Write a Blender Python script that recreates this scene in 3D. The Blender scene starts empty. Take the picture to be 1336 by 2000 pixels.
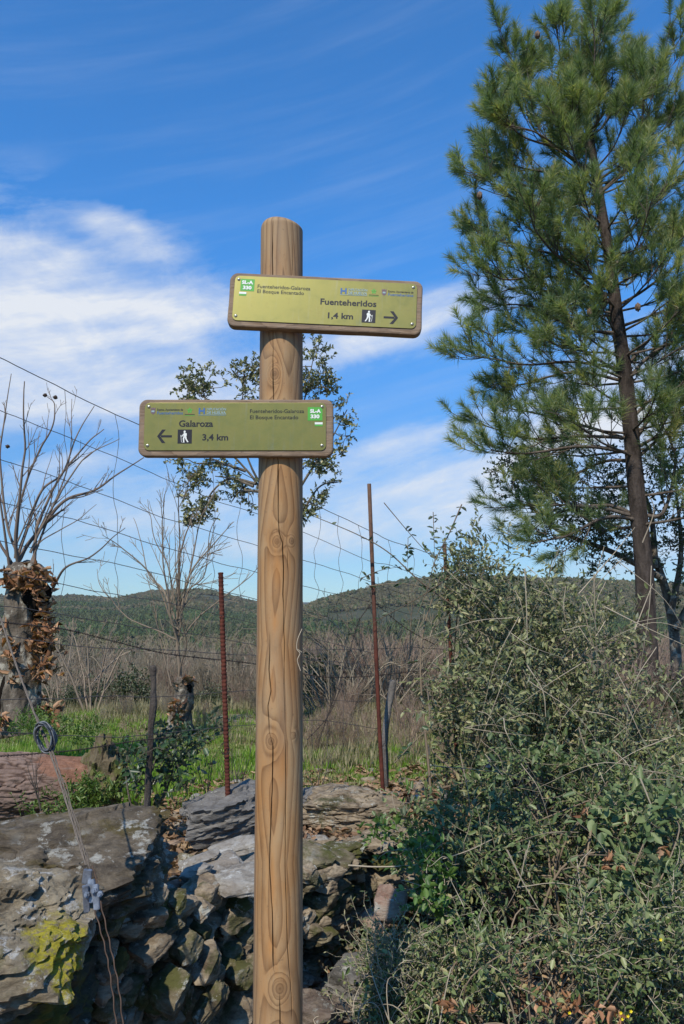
import bpy, bmesh, math, random
import numpy as np
from mathutils import Vector, Matrix, Quaternion
random.seed(7)
RNG = np.random.default_rng(7)
SC = bpy.context.scene
COL = SC.collection
R = math.radians
PITCH = 7.0
FPX = 1500.0
CAMZ = 1.6
# ------------------------------------------------------------------ camera
cd = bpy.data.cameras.new('camera'); cam = bpy.data.objects.new('camera', cd); COL.objects.link(cam)
cam.location = (0, 0, CAMZ); cam.rotation_euler = (R(90 + PITCH), 0, 0)
cd.sensor_fit = 'VERTICAL'; cd.sensor_height = 24.0; cd.sensor_width = 24.0; cd.lens = 24.0 * FPX / 2000.0
cd.clip_start = 0.05; cd.clip_end = 12000
SC.camera = cam
# ------------------------------------------------------------------ light
SUN_EL, SUN_AZ = 47.0, 202.0          # azimuth clockwise from +Y: behind the camera, a little to the left
SC.view_settings.view_transform = 'Standard'; SC.view_settings.look = 'None'
SC.view_settings.exposure = 0.0; SC.view_settings.gamma = 1.0; SC.view_settings.use_curve_mapping = False
SC.cycles.max_bounces = 6; SC.cycles.transparent_max_bounces = 8
SC.cycles.volume_bounces = 0
sl = bpy.data.lights.new('sun', 'SUN'); sl.energy = 5.0; sl.angle = R(0.53); sl.color = (1.0, 0.92, 0.80)
sun = bpy.data.objects.new('sun', sl); COL.objects.link(sun)
sdir = Vector((math.sin(R(SUN_AZ)) * math.cos(R(SUN_EL)), math.cos(R(SUN_AZ)) * math.cos(R(SUN_EL)), math.sin(R(SUN_EL))))
sun.rotation_euler = sdir.to_track_quat('Z', 'Y').to_euler(); sun.location = sdir * 30

class NT:
    """small helper round a node tree"""
    def __init__(s, tree): s.t = tree; s.n = tree.nodes; s.l = tree.links
    def new(s, typ, **kw):
        nd = s.n.new(typ)
        for k, v in kw.items():
            if k == 'inp':
                for kk, vv in v.items(): s.set(nd.inputs[kk], vv)
            else: setattr(nd, k, v)
        return nd
    def set(s, sock, v):
        if isinstance(v, bpy.types.NodeSocket): s.l.new(v, sock)
        elif isinstance(v, bpy.types.Node): s.l.new(v.outputs[0], sock)
        else: sock.default_value = v
    def m(s, op, a, b=0.0, c=0.0, clamp=False):
        nd = s.n.new('ShaderNodeMath'); nd.operation = op; nd.use_clamp = clamp
        s.set(nd.inputs[0], a); s.set(nd.inputs[1], b)
        if op in ('MULTIPLY_ADD', 'SMOOTH_MIN', 'COMPARE'): s.set(nd.inputs[2], c)
        return nd.outputs[0]
    def noise(s, vec=None, scale=5.0, detail=4.0, rough=0.55, dist=0.0, col=False, lac=2.0):
        nd = s.n.new('ShaderNodeTexNoise'); 
        if vec is not None: s.l.new(vec, nd.inputs['Vector'])
        nd.inputs['Scale'].default_value = scale; nd.inputs['Detail'].default_value = detail
        nd.inputs['Roughness'].default_value = rough; nd.inputs['Distortion'].default_value = dist
        nd.inputs['Lacunarity'].default_value = lac
        return nd.outputs['Color' if col else 'Fac']
    def vor(s, vec=None, scale=5.0, feature='F1', out='Distance', rand=1.0):
        nd = s.n.new('ShaderNodeTexVoronoi'); nd.feature = feature
        if vec is not None: s.l.new(vec, nd.inputs['Vector'])
        nd.inputs['Scale'].default_value = scale
        if 'Randomness' in nd.inputs: nd.inputs['Randomness'].default_value = rand
        return nd.outputs[out]
    def ramp(s, fac, stops, interp='LINEAR'):
        nd = s.n.new('ShaderNodeValToRGB'); nd.color_ramp.interpolation = interp
        s.set(nd.inputs[0], fac)
        e = nd.color_ramp.elements
        while len(e) < len(stops): e.new(0.5)
        for i, (p, c) in enumerate(stops):
            e[i].position = p; e[i].color = (c[0], c[1], c[2], 1.0) if hasattr(c, '__len__') else (c, c, c, 1.0)
        return nd.outputs[0]
    def rng(s, v, a, b, c=0.0, d=1.0, smooth=False):
        nd = s.n.new('ShaderNodeMapRange'); nd.clamp = True
        if smooth: nd.interpolation_type = 'SMOOTHSTEP'
        s.set(nd.inputs['Value'], v)
        for k, x in zip(('From Min', 'From Max', 'To Min', 'To Max'), (a, b, c, d)): s.set(nd.inputs[k], x)
        return nd.outputs[0]
    def mix(s, fac, a, b, blend='MIX'):
        nd = s.n.new('ShaderNodeMix'); nd.data_type = 'RGBA'; nd.blend_type = blend
        s.set(nd.inputs['Factor'], fac)
        for nm, v in (('A', a), ('B', b)):
            sock = [q for q in nd.inputs if q.name == nm and q.type == 'RGBA'][0]
            if isinstance(v, (tuple, list)): sock.default_value = (*v[:3], 1.0)
            else: s.set(sock, v)
        return [q for q in nd.outputs if q.type == 'RGBA'][0]
    def mapping(s, vec, loc=(0, 0, 0), rot=(0, 0, 0), scale=(1, 1, 1)):
        nd = s.n.new('ShaderNodeMapping'); s.l.new(vec, nd.inputs['Vector'])
        nd.inputs['Location'].default_value = loc; nd.inputs['Rotation'].default_value = rot; nd.inputs['Scale'].default_value = scale
        return nd.outputs[0]
    def attr(s, name, out='Fac'):
        nd = s.n.new('ShaderNodeAttribute'); nd.attribute_name = name
        return nd.outputs[out]
    def obj_coord(s): return s.n.new('ShaderNodeTexCoord').outputs['Object']
    def pos(s): return s.n.new('ShaderNodeNewGeometry').outputs['Position']
    def sep(s, v):
        nd = s.n.new('ShaderNodeSeparateXYZ'); s.l.new(v, nd.inputs[0]); return nd.outputs
    def comb(s, x, y, z=0.0):
        nd = s.n.new('ShaderNodeCombineXYZ')
        for i, v in enumerate((x, y, z)): s.set(nd.inputs[i], v)
        return nd.outputs[0]
    def vmath(s, op, a, b):
        nd = s.n.new('ShaderNodeVectorMath'); nd.operation = op
        s.set(nd.inputs[0], a); s.set(nd.inputs[1], b); return nd.outputs[0]
    def rand(s): return s.n.new('ShaderNodeObjectInfo').outputs['Random']
    def bump(s, h, strength=0.5, dist=0.01, normal=None):
        nd = s.n.new('ShaderNodeBump'); nd.inputs['Strength'].default_value = strength; nd.inputs['Distance'].default_value = dist
        s.set(nd.inputs['Height'], h)
        if normal is not None: s.set(nd.inputs['Normal'], normal)
        return nd.outputs[0]

def material(name, rough=0.8, spec=0.3, metal=0.0):
    m = bpy.data.materials.new(name); m.use_nodes = True
    g = NT(m.node_tree); b = g.n['Principled BSDF']
    b.inputs['Roughness'].default_value = rough; b.inputs['Specular IOR Level'].default_value = spec
    b.inputs['Metallic'].default_value = metal
    return m, g, b
def plain(name, col, rough=0.7, spec=0.3, metal=0.0):
    m, g, b = material(name, rough, spec, metal); b.inputs['Base Color'].default_value = (*col, 1); return m

# ------------------------------------------------------------------ sky with thin wind-drawn cloud
w = bpy.data.worlds.new('World'); SC.world = w; w.use_nodes = True
g = NT(w.node_tree); bg = g.n['Background']
sky = g.new('ShaderNodeTexSky', sky_type='NISHITA', sun_disc=False)
sky.sun_elevation = R(SUN_EL); sky.sun_rotation = R(SUN_AZ); sky.altitude = 1200; sky.air_density = 1.0
sky.dust_density = 0.25; sky.ozone_density = 4.0
D = g.n.new('ShaderNodeTexCoord').outputs['Generated']
sx, sy, sz = g.sep(D)
az = g.m('ARCTAN2', sx, sy); el = g.m('ARCSINE', sz)
def skyang(px, py):
    c = Vector(((px - 668) / FPX, 1.0, (1000 - py) / FPX))
    p = R(PITCH); y = c.y * math.cos(p) - c.z * math.sin(p); z = c.y * math.sin(p) + c.z * math.cos(p)
    v = Vector((c.x, y, z)).normalized()
    return math.atan2(v.x, v.y), math.asin(v.z)
ae = g.comb(az, el, 0.0)
rot = g.mapping(ae, rot=(0, 0, R(-14)))
warp = g.noise(rot, 2.0, 2, 0.5, col=True)
wv = g.vmath('ADD', rot, g.vmath('MULTIPLY', warp, (0.10, 0.035, 0.0)))
streak = g.noise(g.mapping(wv, scale=(3.0, 15.0, 1)), 1.0, 9, 0.60)
streak2 = g.noise(g.mapping(wv, scale=(2.0, 30.0, 1)), 1.0, 8, 0.62)
puff = g.noise(g.mapping(wv, scale=(8.0, 15.0, 1)), 1.0, 12, 0.70, 0.5)
# cloud banks: photo bearing, half sizes (rad), tilt (deg), weight
banks = [((60, 620), 0.22, 0.058, -6, .82), ((200, 690), 0.24, 0.046, 2, .84), ((350, 610), 0.17, 0.040, 8, 0.85), ((240, 452), 0.070, 0.026, -10, 1.35), ((50, 490), 0.10, 0.024, 3, 1.05),
         ((-260, 560), 0.3, 0.14, 8, 0.9), ((60, 770), 0.26, 0.055, 2, 1.1), ((330, 770), 0.12, 0.03, 10, .6), ((840, 620), 0.16, 0.032, 12, 1.0), ((660, 680), 0.12, 0.028, 10, 0.85), ((1180, 800), 0.22, 0.10, 12, 0.9),
         ((860, 955), 0.22, 0.036, 12, 1.15), ((1300, 950), 0.25, 0.12, 12, 0.7), ((350, 985), 0.22, 0.034, 8, 1.05), ((620, 1050), 0.4, 0.034, 6, 0.85), ((770, 860), .14, .014, 14, .6), ((150, 900), .16, .014, 12, .55),
         ((60, 960), 0.2, 0.03, 10, 0.35), ((760, 880), 0.15, 0.018, 14, 0.35)]
tot = None
for (pp, a_, b_, tl, wt) in banks:
    A0, E0 = skyang(*pp)
    mv = g.mapping(g.vmath('SUBTRACT', ae, (A0, E0, 0)), rot=(0, 0, -R(tl)), scale=(1, 1, 1))
    mv = g.vmath('MULTIPLY', mv, (1 / a_, 1 / b_, 0))
    X, Y_, _ = g.sep(mv)
    e = g.m('EXPONENT', g.m('MULTIPLY', g.m('ADD', g.m('MULTIPLY', X, X), g.m('MULTIPLY', Y_, Y_)), -1.15))
    e = g.m('MULTIPLY', e, wt)
    tot = e if tot is None else g.m('ADD', tot, e)
tot = g.m('MINIMUM', tot, 1.35)
soft = g.m('ADD', g.m('MULTIPLY', streak, 0.75), g.m('MULTIPLY', puff, 0.45))
body = g.rng(g.m('ADD', g.m('MULTIPLY', tot, 0.62), g.m('MULTIPLY', g.m('SUBTRACT', soft, 0.60), 2.4)), 0.12, 1.02, 0.0, 0.90)
body = g.m('MULTIPLY', body, g.rng(tot, 0.04, 0.45, 0.0, 1.0, True))
veil = g.m('MULTIPLY', g.rng(streak2, 0.42, 0.85, 0.0, 0.15, True), g.rng(el, 0.0, 0.75, 1.5, 0.5))
cl = g.m('MAXIMUM', body, veil)
cl = g.m('MULTIPLY', cl, g.rng(sz, -0.02, 0.05))
SKYGAIN = g.mix(1.0, sky.outputs[0], (0.66, 1.0, 1.22), 'MULTIPLY')
low = g.rng(el, 0.0, 0.42, 1.0, 0.0, True)
SKYC = g.mix(g.rng(el, 0.03, 0.50, 0.0, 1.0, True), SKYGAIN, g.mix(1.0, SKYGAIN, (0.86, 1.72, 2.02), 'MULTIPLY'))
ccol = g.mix(g.rng(cl, 0.2, 0.9), (7.0, 7.8, 9.0), (9.0, 9.2, 9.4))
g.set(bg.inputs['Color'], g.mix(cl, SKYC, ccol)); bg.inputs['Strength'].default_value = 0.098

# ------------------------------------------------------------------ helpers
def P(px, py, Y):
    """the point at world distance Y on the bearing of photo pixel px, py"""
    cx = (px - 668) / FPX; cz = (1000 - py) / FPX; p = R(PITCH)
    y = math.cos(p) - cz * math.sin(p); z = math.sin(p) + cz * math.cos(p)
    return Vector((cx / y * Y, Y, CAMZ + z / y * Y))
def tag(o, label=None, cat=None, group=None, kind=None):
    for k, v in (('label', label), ('category', cat), ('group', group), ('kind', kind)):
        if v: o[k] = v
    return o
def empty(name, loc=(0, 0, 0), **kw):
    o = bpy.data.objects.new(name, None); COL.objects.link(o); o.location = loc; o.empty_display_size = 0.1
    return tag(o, **kw)
def link(name, me, mat=None, parent=None, world=True, **kw):
    o = bpy.data.objects.new(name, me); COL.objects.link(o)
    if mat is not None and not me.materials: me.materials.append(mat)
    if parent is not None:
        o.parent = parent
        if world:
            L = parent.location.copy(); q = parent
            while q.parent: q = q.parent; L += q.location
            o.location = -L
    return tag(o, **kw)
def npmesh(name, V, F, var=None, smooth=False, attrs=None, matidx=None):
    V = np.ascontiguousarray(V, dtype=np.float32)
    F = np.ascontiguousarray(F, dtype=np.int32); m, k = F.shape
    me = bpy.data.meshes.new(name)
    me.vertices.add(len(V)); me.vertices.foreach_set('co', V.ravel())
    me.loops.add(m * k); me.loops.foreach_set('vertex_index', F.ravel())
    me.polygons.add(m); me.polygons.foreach_set('loop_start', np.arange(0, m * k, k, dtype=np.int32))
    me.polygons.foreach_set('loop_total', np.full(m, k, dtype=np.int32))
    if smooth: me.polygons.foreach_set('use_smooth', np.ones(m, dtype=bool))
    if matidx is not None: me.polygons.foreach_set('material_index', np.ascontiguousarray(matidx, dtype=np.int32))
    me.update(calc_edges=True)
    if var is not None: attrs = dict(attrs or {}, var=var)
    for nm, a in (attrs or {}).items():
        at = me.attributes.new(nm, 'FLOAT', 'POINT'); at.data.foreach_set('value', np.ascontiguousarray(a, dtype=np.float32))
    return me
# vectorised value noise
_H = np.random.default_rng(3).random(65536).astype(np.float32)
def _hash(ix, iy, iz): return _H[(ix * 73856093 ^ iy * 19349663 ^ iz * 83492791) & 65535]
def vnoise(p):
    p = np.asarray(p, dtype=np.float64); i = np.floor(p).astype(np.int64); f = p - i; f = f * f * (3 - 2 * f)
    x, y, z = i[..., 0], i[..., 1], i[..., 2]; fx, fy, fz = f[..., 0], f[..., 1], f[..., 2]
    r = 0
    for a in (0, 1):
        for b in (0, 1):
            for c in (0, 1):
                r = r + _hash(x + a, y + b, z + c) * (fx if a else 1 - fx) * (fy if b else 1 - fy) * (fz if c else 1 - fz)
    return r * 2 - 1
def fbm(p, oct=4, gain=0.5, lac=2.03):
    p = np.asarray(p, dtype=np.float64); a = 1.0; s = 0.0
    for o in range(oct): s = s + a * vnoise(p + o * 17.3); p = p * lac; a *= gain
    return s
def norm(v): return v / np.maximum(np.linalg.norm(v, axis=-1, keepdims=True), 1e-9)

def tubes(lines, sides=4):
    """lines: list of (points Nx3, radii N) -> V, F of tapered tubes (quads), plus per-vertex random"""
    Vs, Fs, vr = [], [], []; off = 0
    ang = np.arange(sides) * 2 * math.pi / sides; ca, sa = np.cos(ang), np.sin(ang)
    for pts, rad in lines:
        pts = np.asarray(pts, dtype=float); rad = np.asarray(rad, dtype=float); n = len(pts)
        t = np.gradient(pts, axis=0); t = norm(t)
        ref = np.array([0.0, 0, 1]) if abs(t[:, 2]).mean() < 0.8 else np.array([1.0, 0, 0])
        u = norm(np.cross(t, ref)); v = np.cross(t, u)
        ring = pts[:, None, :] + rad[:, None, None] * (u[:, None, :] * ca[None, :, None] + v[:, None, :] * sa[None, :, None])
        Vs.append(ring.reshape(-1, 3))
        i = np.arange(n - 1)[:, None] * sides; j = np.arange(sides)[None, :]; j2 = (j + 1) % sides
        Fs.append(np.stack([i + j, i + j2, i + sides + j2, i + sides + j], -1).reshape(-1, 4) + off)
        vr.append(np.full(n * sides, random.random())); off += n * sides
    return np.concatenate(Vs), np.concatenate(Fs), np.concatenate(vr)
def tube_mesh(name, lines, sides=4, smooth=True):
    V, F, a = tubes(lines, sides); return npmesh(name, V, F, var=a, smooth=smooth)
def spline(pts, n=12):
    """Catmull-Rom through the given points"""
    p = np.array([tuple(q) for q in pts], dtype=float)
    if len(p) == 2: return p[0] + (p[1] - p[0]) * np.linspace(0, 1, n)[:, None]
    q = np.vstack([2 * p[0] - p[1], p, 2 * p[-1] - p[-2]]); out = []
    tt = np.linspace(0, len(p) - 1, n)
    for t in tt:
        i = min(int(t), len(p) - 2); f = t - i
        a, b, c, d = q[i], q[i + 1], q[i + 2], q[i + 3]
        out.append(0.5 * ((2 * b) + (-a + c) * f + (2 * a - 5 * b + 4 * c - d) * f * f + (-a + 3 * b - 3 * c + d) * f ** 3))
    return np.array(out)
def rvec():
    v = np.array([random.gauss(0, 1) for _ in range(3)]); return v / np.linalg.norm(v)
def grow(out, p, d, L, r, level, maxlevel, spread=0.6, up=0.15, wig=0.12, kids=(4, 7), ratio=0.6, tips=None, rmin=0.0015, start=0.2):
    """bare branch with its side branches -> out list of (points, radii)"""
    n = max(4, int(5 + L * 3)) if level < 2 else 5
    pts = [np.array(p, float)]; d = np.array(d, float); dirs = [d]
    for i in range(n):
        d = d + rvec() * wig + np.array([0, 0, up]) * 0.3; d /= np.linalg.norm(d)
        pts.append(pts[-1] + d * L / n); dirs.append(d)
    rad = np.linspace(r, max(rmin, r * 0.35), n + 1); out.append((np.array(pts), rad))
    if tips is not None and level >= maxlevel - 1: tips.append((pts[-1], d, level))
    if level < maxlevel:
        for k in range(random.randint(*kids)):
            t = random.uniform(start, 0.95); i = min(n - 1, int(t * n)); q = pts[i] + (pts[i + 1] - pts[i]) * (t * n - i)
            s = rvec(); s -= s.dot(dirs[i]) * dirs[i]; s /= np.linalg.norm(s)
            nd = dirs[i] * math.cos(spread) + s * math.sin(spread)
            grow(out, q, nd, L * ratio * random.uniform(0.6, 1.1) * (1.1 - 0.5 * t), max(rmin, rad[i] * 0.6), level + 1, maxlevel, spread, up, wig, kids, ratio, tips, rmin, start)

def leaves(pos, axis, nrm, length, width, fold=0.25, droop=0.0):
    """folded elliptical leaves: arrays (n,3),(n,3),(n,3),(n,),(n,) -> V,F(quads)"""
    a = norm(axis); n_ = norm(nrm - (nrm * a).sum(-1, keepdims=True) * a); s = np.cross(a, n_)
    L = length[:, None]; W = width[:, None] * 0.5
    up = n_ * W * fold * 2
    b = pos; t = pos + a * L - n_ * L * droop
    l1 = pos + a * L * 0.3 + s * W * 0.85 + up; l2 = pos + a * L * 0.68 + s * W * 0.8 + up - n_ * L * droop * .4
    r1 = pos + a * L * 0.3 - s * W * 0.85 + up; r2 = pos + a * L * 0.68 - s * W * 0.8 + up - n_ * L * droop * .4
    V = np.stack([b, l1, l2, t, r2, r1], 1).reshape(-1, 3)
    i = np.arange(len(pos))[:, None] * 6
    F = np.concatenate([i + np.array([[0, 1, 2, 3]]), i + np.array([[0, 3, 4, 5]])], 0)
    return V, F

def leaf_material(name, stops, under=None, trans=0.25, rough=0.45, spec=0.45, clump=None):
    m, g, b = material(name, rough, spec)
    v = g.attr('var'); col = g.ramp(v, stops)
    n = g.noise(g.pos(), 2.3, 3)
    col = g.mix(g.rng(n, 0.35, 0.65, 0.0, 0.5), col, g.mix(1.0, col, (0.6, 0.7, 0.62), 'MULTIPLY'))
    if under is not None:
        bf = g.n.new('ShaderNodeNewGeometry').outputs['Backfacing']
        col = g.mix(g.m('MULTIPLY', bf, 0.8), col, under)
    g.set(b.inputs['Base Color'], col)
    tr = g.new('ShaderNodeBsdfTranslucent'); g.set(tr.inputs['Color'], g.mix(1.0, col, (1.3, 1.5, 0.7), 'MULTIPLY'))
    mx = g.new('ShaderNodeMixShader'); mx.inputs[0].default_value = trans
    g.l.new(b.outputs[0], mx.inputs[1]); g.l.new(tr.outputs[0], mx.inputs[2])
    g.l.new(mx.outputs[0], g.n['Material Output'].inputs['Surface'])
    return m
def bark_material(name, c1, c2, lichen=None, scale=14.0, bump=0.6, lich_lo=0.56, zstretch=0.35):
    m, g, b = material(name, 0.9, 0.15)
    p = g.pos(); q = g.mapping(p, scale=(1, 1, zstretch))
    n = g.noise(q, scale, 6, 0.65, 0.4); n2 = g.noise(p, scale * 3, 3)
    col = g.mix(g.rng(n, 0.35, 0.65), c1, c2)
    if lichen:
        l = g.m('MULTIPLY', g.rng(g.noise(p, 9, 6, 0.7), lich_lo, lich_lo + 0.06), 0.85); col = g.mix(l, col, lichen)
    g.set(b.inputs['Base Color'], col)
    g.set(b.inputs['Normal'], g.bump(g.m('ADD', n, g.m('MULTIPLY', n2, 0.4)), bump, 0.02))
    return m

def instancer(name, pts, scales, rots, idx, sources, **kw):
    """one 'stuff' object: geometry-node copies of the source meshes on the given points"""
    c = bpy.data.collections.new(name + '_source')
    for k, (me) in enumerate(sources):
        o = bpy.data.objects.new('%s_source_%02d' % (name, k), me); c.objects.link(o)
    me = bpy.data.meshes.new(name); n = len(pts)
    me.vertices.add(n); me.vertices.foreach_set('co', np.ascontiguousarray(pts, dtype=np.float32).ravel())
    for nm, arr, tp in (('isc', scales, 'FLOAT'), ('irz', rots, 'FLOAT')):
        at = me.attributes.new(nm, tp, 'POINT'); at.data.foreach_set('value', np.ascontiguousarray(arr, dtype=np.float32))
    at = me.attributes.new('iid', 'INT', 'POINT'); at.data.foreach_set('value', np.ascontiguousarray(idx, dtype=np.int32))
    o = bpy.data.objects.new(name, me); COL.objects.link(o); tag(o, kind='stuff', **kw)
    ng = bpy.data.node_groups.new(name, 'GeometryNodeTree')
    ng.interface.new_socket('Geometry', in_out='INPUT', socket_type='NodeSocketGeometry')
    ng.interface.new_socket('Geometry', in_out='OUTPUT', socket_type='NodeSocketGeometry')
    N = ng.nodes; gi = N.new('NodeGroupInput'); go = N.new('NodeGroupOutput')
    ci = N.new('GeometryNodeCollectionInfo'); ci.inputs['Collection'].default_value = c
    ci.inputs['Separate Children'].default_value = True; ci.inputs['Reset Children'].default_value = True
    ip = N.new('GeometryNodeInstanceOnPoints'); ip.inputs['Pick Instance'].default_value = True
    def na(nm, tp):
        a = N.new('GeometryNodeInputNamedAttribute'); a.data_type = tp; a.inputs['Name'].default_value = nm; return a.outputs['Attribute']
    cx = N.new('ShaderNodeCombineXYZ'); L = ng.links
    L.new(na('irz', 'FLOAT'), cx.inputs[2]); er = N.new('FunctionNodeEulerToRotation'); L.new(cx.outputs[0], er.inputs[0])
    L.new(gi.outputs[0], ip.inputs['Points']); L.new(ci.outputs[0], ip.inputs['Instance'])
    L.new(na('iid', 'INT'), ip.inputs['Instance Index']); L.new(er.outputs[0], ip.inputs['Rotation'])
    L.new(na('isc', 'FLOAT'), ip.inputs['Scale']); L.new(ip.outputs[0], go.inputs[0])
    md = o.modifiers.new('scatter', 'NODES'); md.node_group = ng
    return o
# ------------------------------------------------------------------ terrain
WALL = np.array([(-2.6, 0.2), (-1.45, 1.45), (-0.98, 1.98), (-0.75, 2.3), (-0.36, 3.0), (-0.10, 3.5), (0.08, 3.8), (0.6, 4.15), (2.5, 4.6), (8.0, 5.2)])
WTOP = np.array([0.70, 0.70, 0.70, 0.66, 0.58, 0.52, 0.48, 0.46, 0.46, 0.5])
def wall_xy(t):            # t in segments
    i = min(int(t), len(WALL) - 2); f = t - i
    return WALL[i] * (1 - f) + WALL[i + 1] * f, WTOP[i] * (1 - f) + WTOP[i + 1] * f
def wall_dist(x, y):
    """signed distance to the wall line (+ = behind it) and wall height there"""
    best = np.full(x.shape, 1e9); sg = np.ones(x.shape); ht = np.zeros(x.shape)
    for i in range(len(WALL) - 1):
        a, b = WALL[i], WALL[i + 1]; d = b - a; L2 = d.dot(d)
        t = ((x - a[0]) * d[0] + (y - a[1]) * d[1]) / L2
        tc = np.clip(t, 0 if i else -1e3, 1 if i < len(WALL) - 2 else 1e3)
        qx, qy = a[0] + tc * d[0], a[1] + tc * d[1]
        dd = np.hypot(x - qx, y - qy); s = np.sign(d[0] * (y - a[1]) - d[1] * (x - a[0])); u = dd < best
        best = np.where(u, dd, best); sg = np.where(u, s, sg)
        ht = np.where(u, WTOP[i] + (WTOP[i + 1] - WTOP[i]) * np.clip(tc, 0, 1), ht)
    return best * sg, ht
prof = np.array([(-3000, 1150), (-600, 1168), (-300, 1150), (0, 1160), (60, 1163), (100, 1163), (150, 1160), (230, 1166), (270, 1158), (300, 1151), (340, 1150), (390, 1148), (420, 1151), (450, 1160), (500, 1172), (560, 1182), (595, 1180), (625, 1167), (660, 1158), (720, 1143), (770, 1130), (800, 1123), (850, 1119), (900, 1122), (1000, 1124), (1150, 1128), (1336, 1140), (1600, 1150), (2500, 1135), (4000, 1150)], float)
HZ = 1000 + FPX * math.tan(R(PITCH))
def sstep(a, b, x): t = np.clip((x - a) / (b - a), 0, 1); return t * t * (3 - 2 * t)
def terr(x, y):
    x = np.asarray(x, float); y = np.asarray(y, float)
    dw, ht = wall_dist(x, y)
    near = sstep(0.10, 0.24, dw) * (ht - 0.05)
    near = near + 0.02 * fbm(np.stack([x * 1.7, y * 1.7, x * 0], -1), 3) + 0.008 * fbm(np.stack([x * 9, y * 9, x * 0], -1), 2)
    near = near - 0.06 * sstep(0.3, 3.0, dw) * (dw > 0)
    d = np.hypot(x, y) * np.where(y > 0, 1, -1) * 0.35 + 0.65 * y
    yy = np.array([8.5, 10, 12, 16, 20, 30, 60, 120, 200, 300, 420])
    zz = np.array([0.42, 0.30, -0.1, -0.9, -1.6, -3.3, -7.2, -13.5, -18, -20.5, -19.5])
    far = np.interp(d, yy, zz) + 0.5 * fbm(np.stack([x * .08, y * .08, x * 0], -1), 3) * sstep(12, 40, d) + 3.0 * fbm(np.stack([x * .008, y * .008, x * 0], -1), 3) * sstep(80, 250, d)
    ys = np.maximum(y, 1.0); px = 668 + FPX * (x / ys) * 0.995
    pr = np.interp(px, prof[:, 0], prof[:, 1])
    left = sstep(600, 480, px)
    ridge_y = 900 + 350 * left
    top = CAMZ + (HZ - pr) / FPX * ridge_y - 4.5 
    t = np.clip((d - 420) / (ridge_y - 420), 0, 1)
    base = -19.5
    s = t ** 1.35
    hill = base + (top - base) * s + 2.0 * fbm(np.stack([x * .012, y * .012, x * 0 + 4], -1), 4) * np.sin(np.clip(t, 0, 1) * math.pi)
    hill = np.where(d > ridge_y, top - (d - ridge_y) * 0.05 * (d < ridge_y + 900) - 45 * (d >= ridge_y + 900), hill)
    hill = np.where(d > 2400, np.maximum(hill, -30 + (d - 2400) * 0.055 * (d < 3300) + (d >= 3300) * 49), hill)
    far = np.where(d > 420, hill, far)
    wgt = sstep(8.0, 9.5, d)
    z = near * (1 - wgt) + far * wgt
    return np.where(y < -20, near * 0 - 0.1, z)
def sheet(N, lo, hi, a, c):
    slo, shi = math.asinh((lo - c) / a), math.asinh((hi - c) / a)
    return c + a * np.sinh(np.linspace(slo, shi, N))
gx = sheet(430, -4500, 4500, 1.4, 0.0); gy = sheet(520, -1500, 5200, 1.8, 3.0)
GX, GY = np.meshgrid(gx, gy); GZ = terr(GX, GY)
V = np.stack([GX, GY, GZ], -1).reshape(-1, 3)
nx, ny = len(gx), len(gy)
i = (np.arange(ny - 1)[:, None] * nx + np.arange(nx - 1)[None, :]).reshape(-1)
F = np.stack([i, i + 1, i + nx + 1, i + nx], -1)
dw, _ = wall_dist(GX, GY)
gn = fbm(np.stack([GX * .5, GY * .5, GX * 0 + 2], -1), 3)
grass = sstep(0.9, 1.9, dw + gn * 0.6) * sstep(8.4, 6.6, GY + gn)
forest = sstep(12, 25, GY)
m_ground, g, b = material('ground', 0.95, 0.1)
p = g.pos()
soil = g.ramp(g.noise(p, 7, 8, 0.7), [(0.25, (0.055, 0.038, 0.025)), (0.5, (0.15, 0.10, 0.065)), (0.62, (0.26, 0.16, 0.10)), (0.8, (0.33, 0.27, 0.20))])
gr = g.ramp(g.noise(p, 2.2, 8, 0.72), [(0.3, (0.07, 0.13, 0.015)), (0.47, (0.12, 0.17, 0.03)), (0.56, (0.22, 0.20, 0.08)), (0.7, (0.36, 0.28, 0.16))])
fo = g.ramp(g.noise(p, 0.06, 10, 0.75), [(0.3, (0.025, 0.036, 0.018)), (0.5, (0.05, 0.058, 0.030)), (0.66, (0.085, 0.078, 0.048)), (0.8, (0.13, 0.11, 0.08))])
dryg = g.ramp(g.noise(p, 1.5, 8, 0.7), [(0.3, (0.12, 0.10, 0.05)), (0.55, (0.26, 0.21, 0.13)), (0.75, (0.36, 0.30, 0.2))])
far_ = g.rng(g.sep(p)[1], 6.0, 8.5)
col = g.mix(g.attr('grass'), g.mix(far_, soil, dryg), gr); col = g.mix(g.attr('forest'), col, fo)
g.set(b.inputs['Base Color'], col)
g.set(b.inputs['Normal'], g.bump(g.noise(p, 40, 6, 0.7), 0.7, 0.02))
me = npmesh('ground', V, F, smooth=True, attrs={'grass': grass.ravel(), 'forest': forest.ravel()})
link('ground', me, m_ground, kind='structure')

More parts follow.
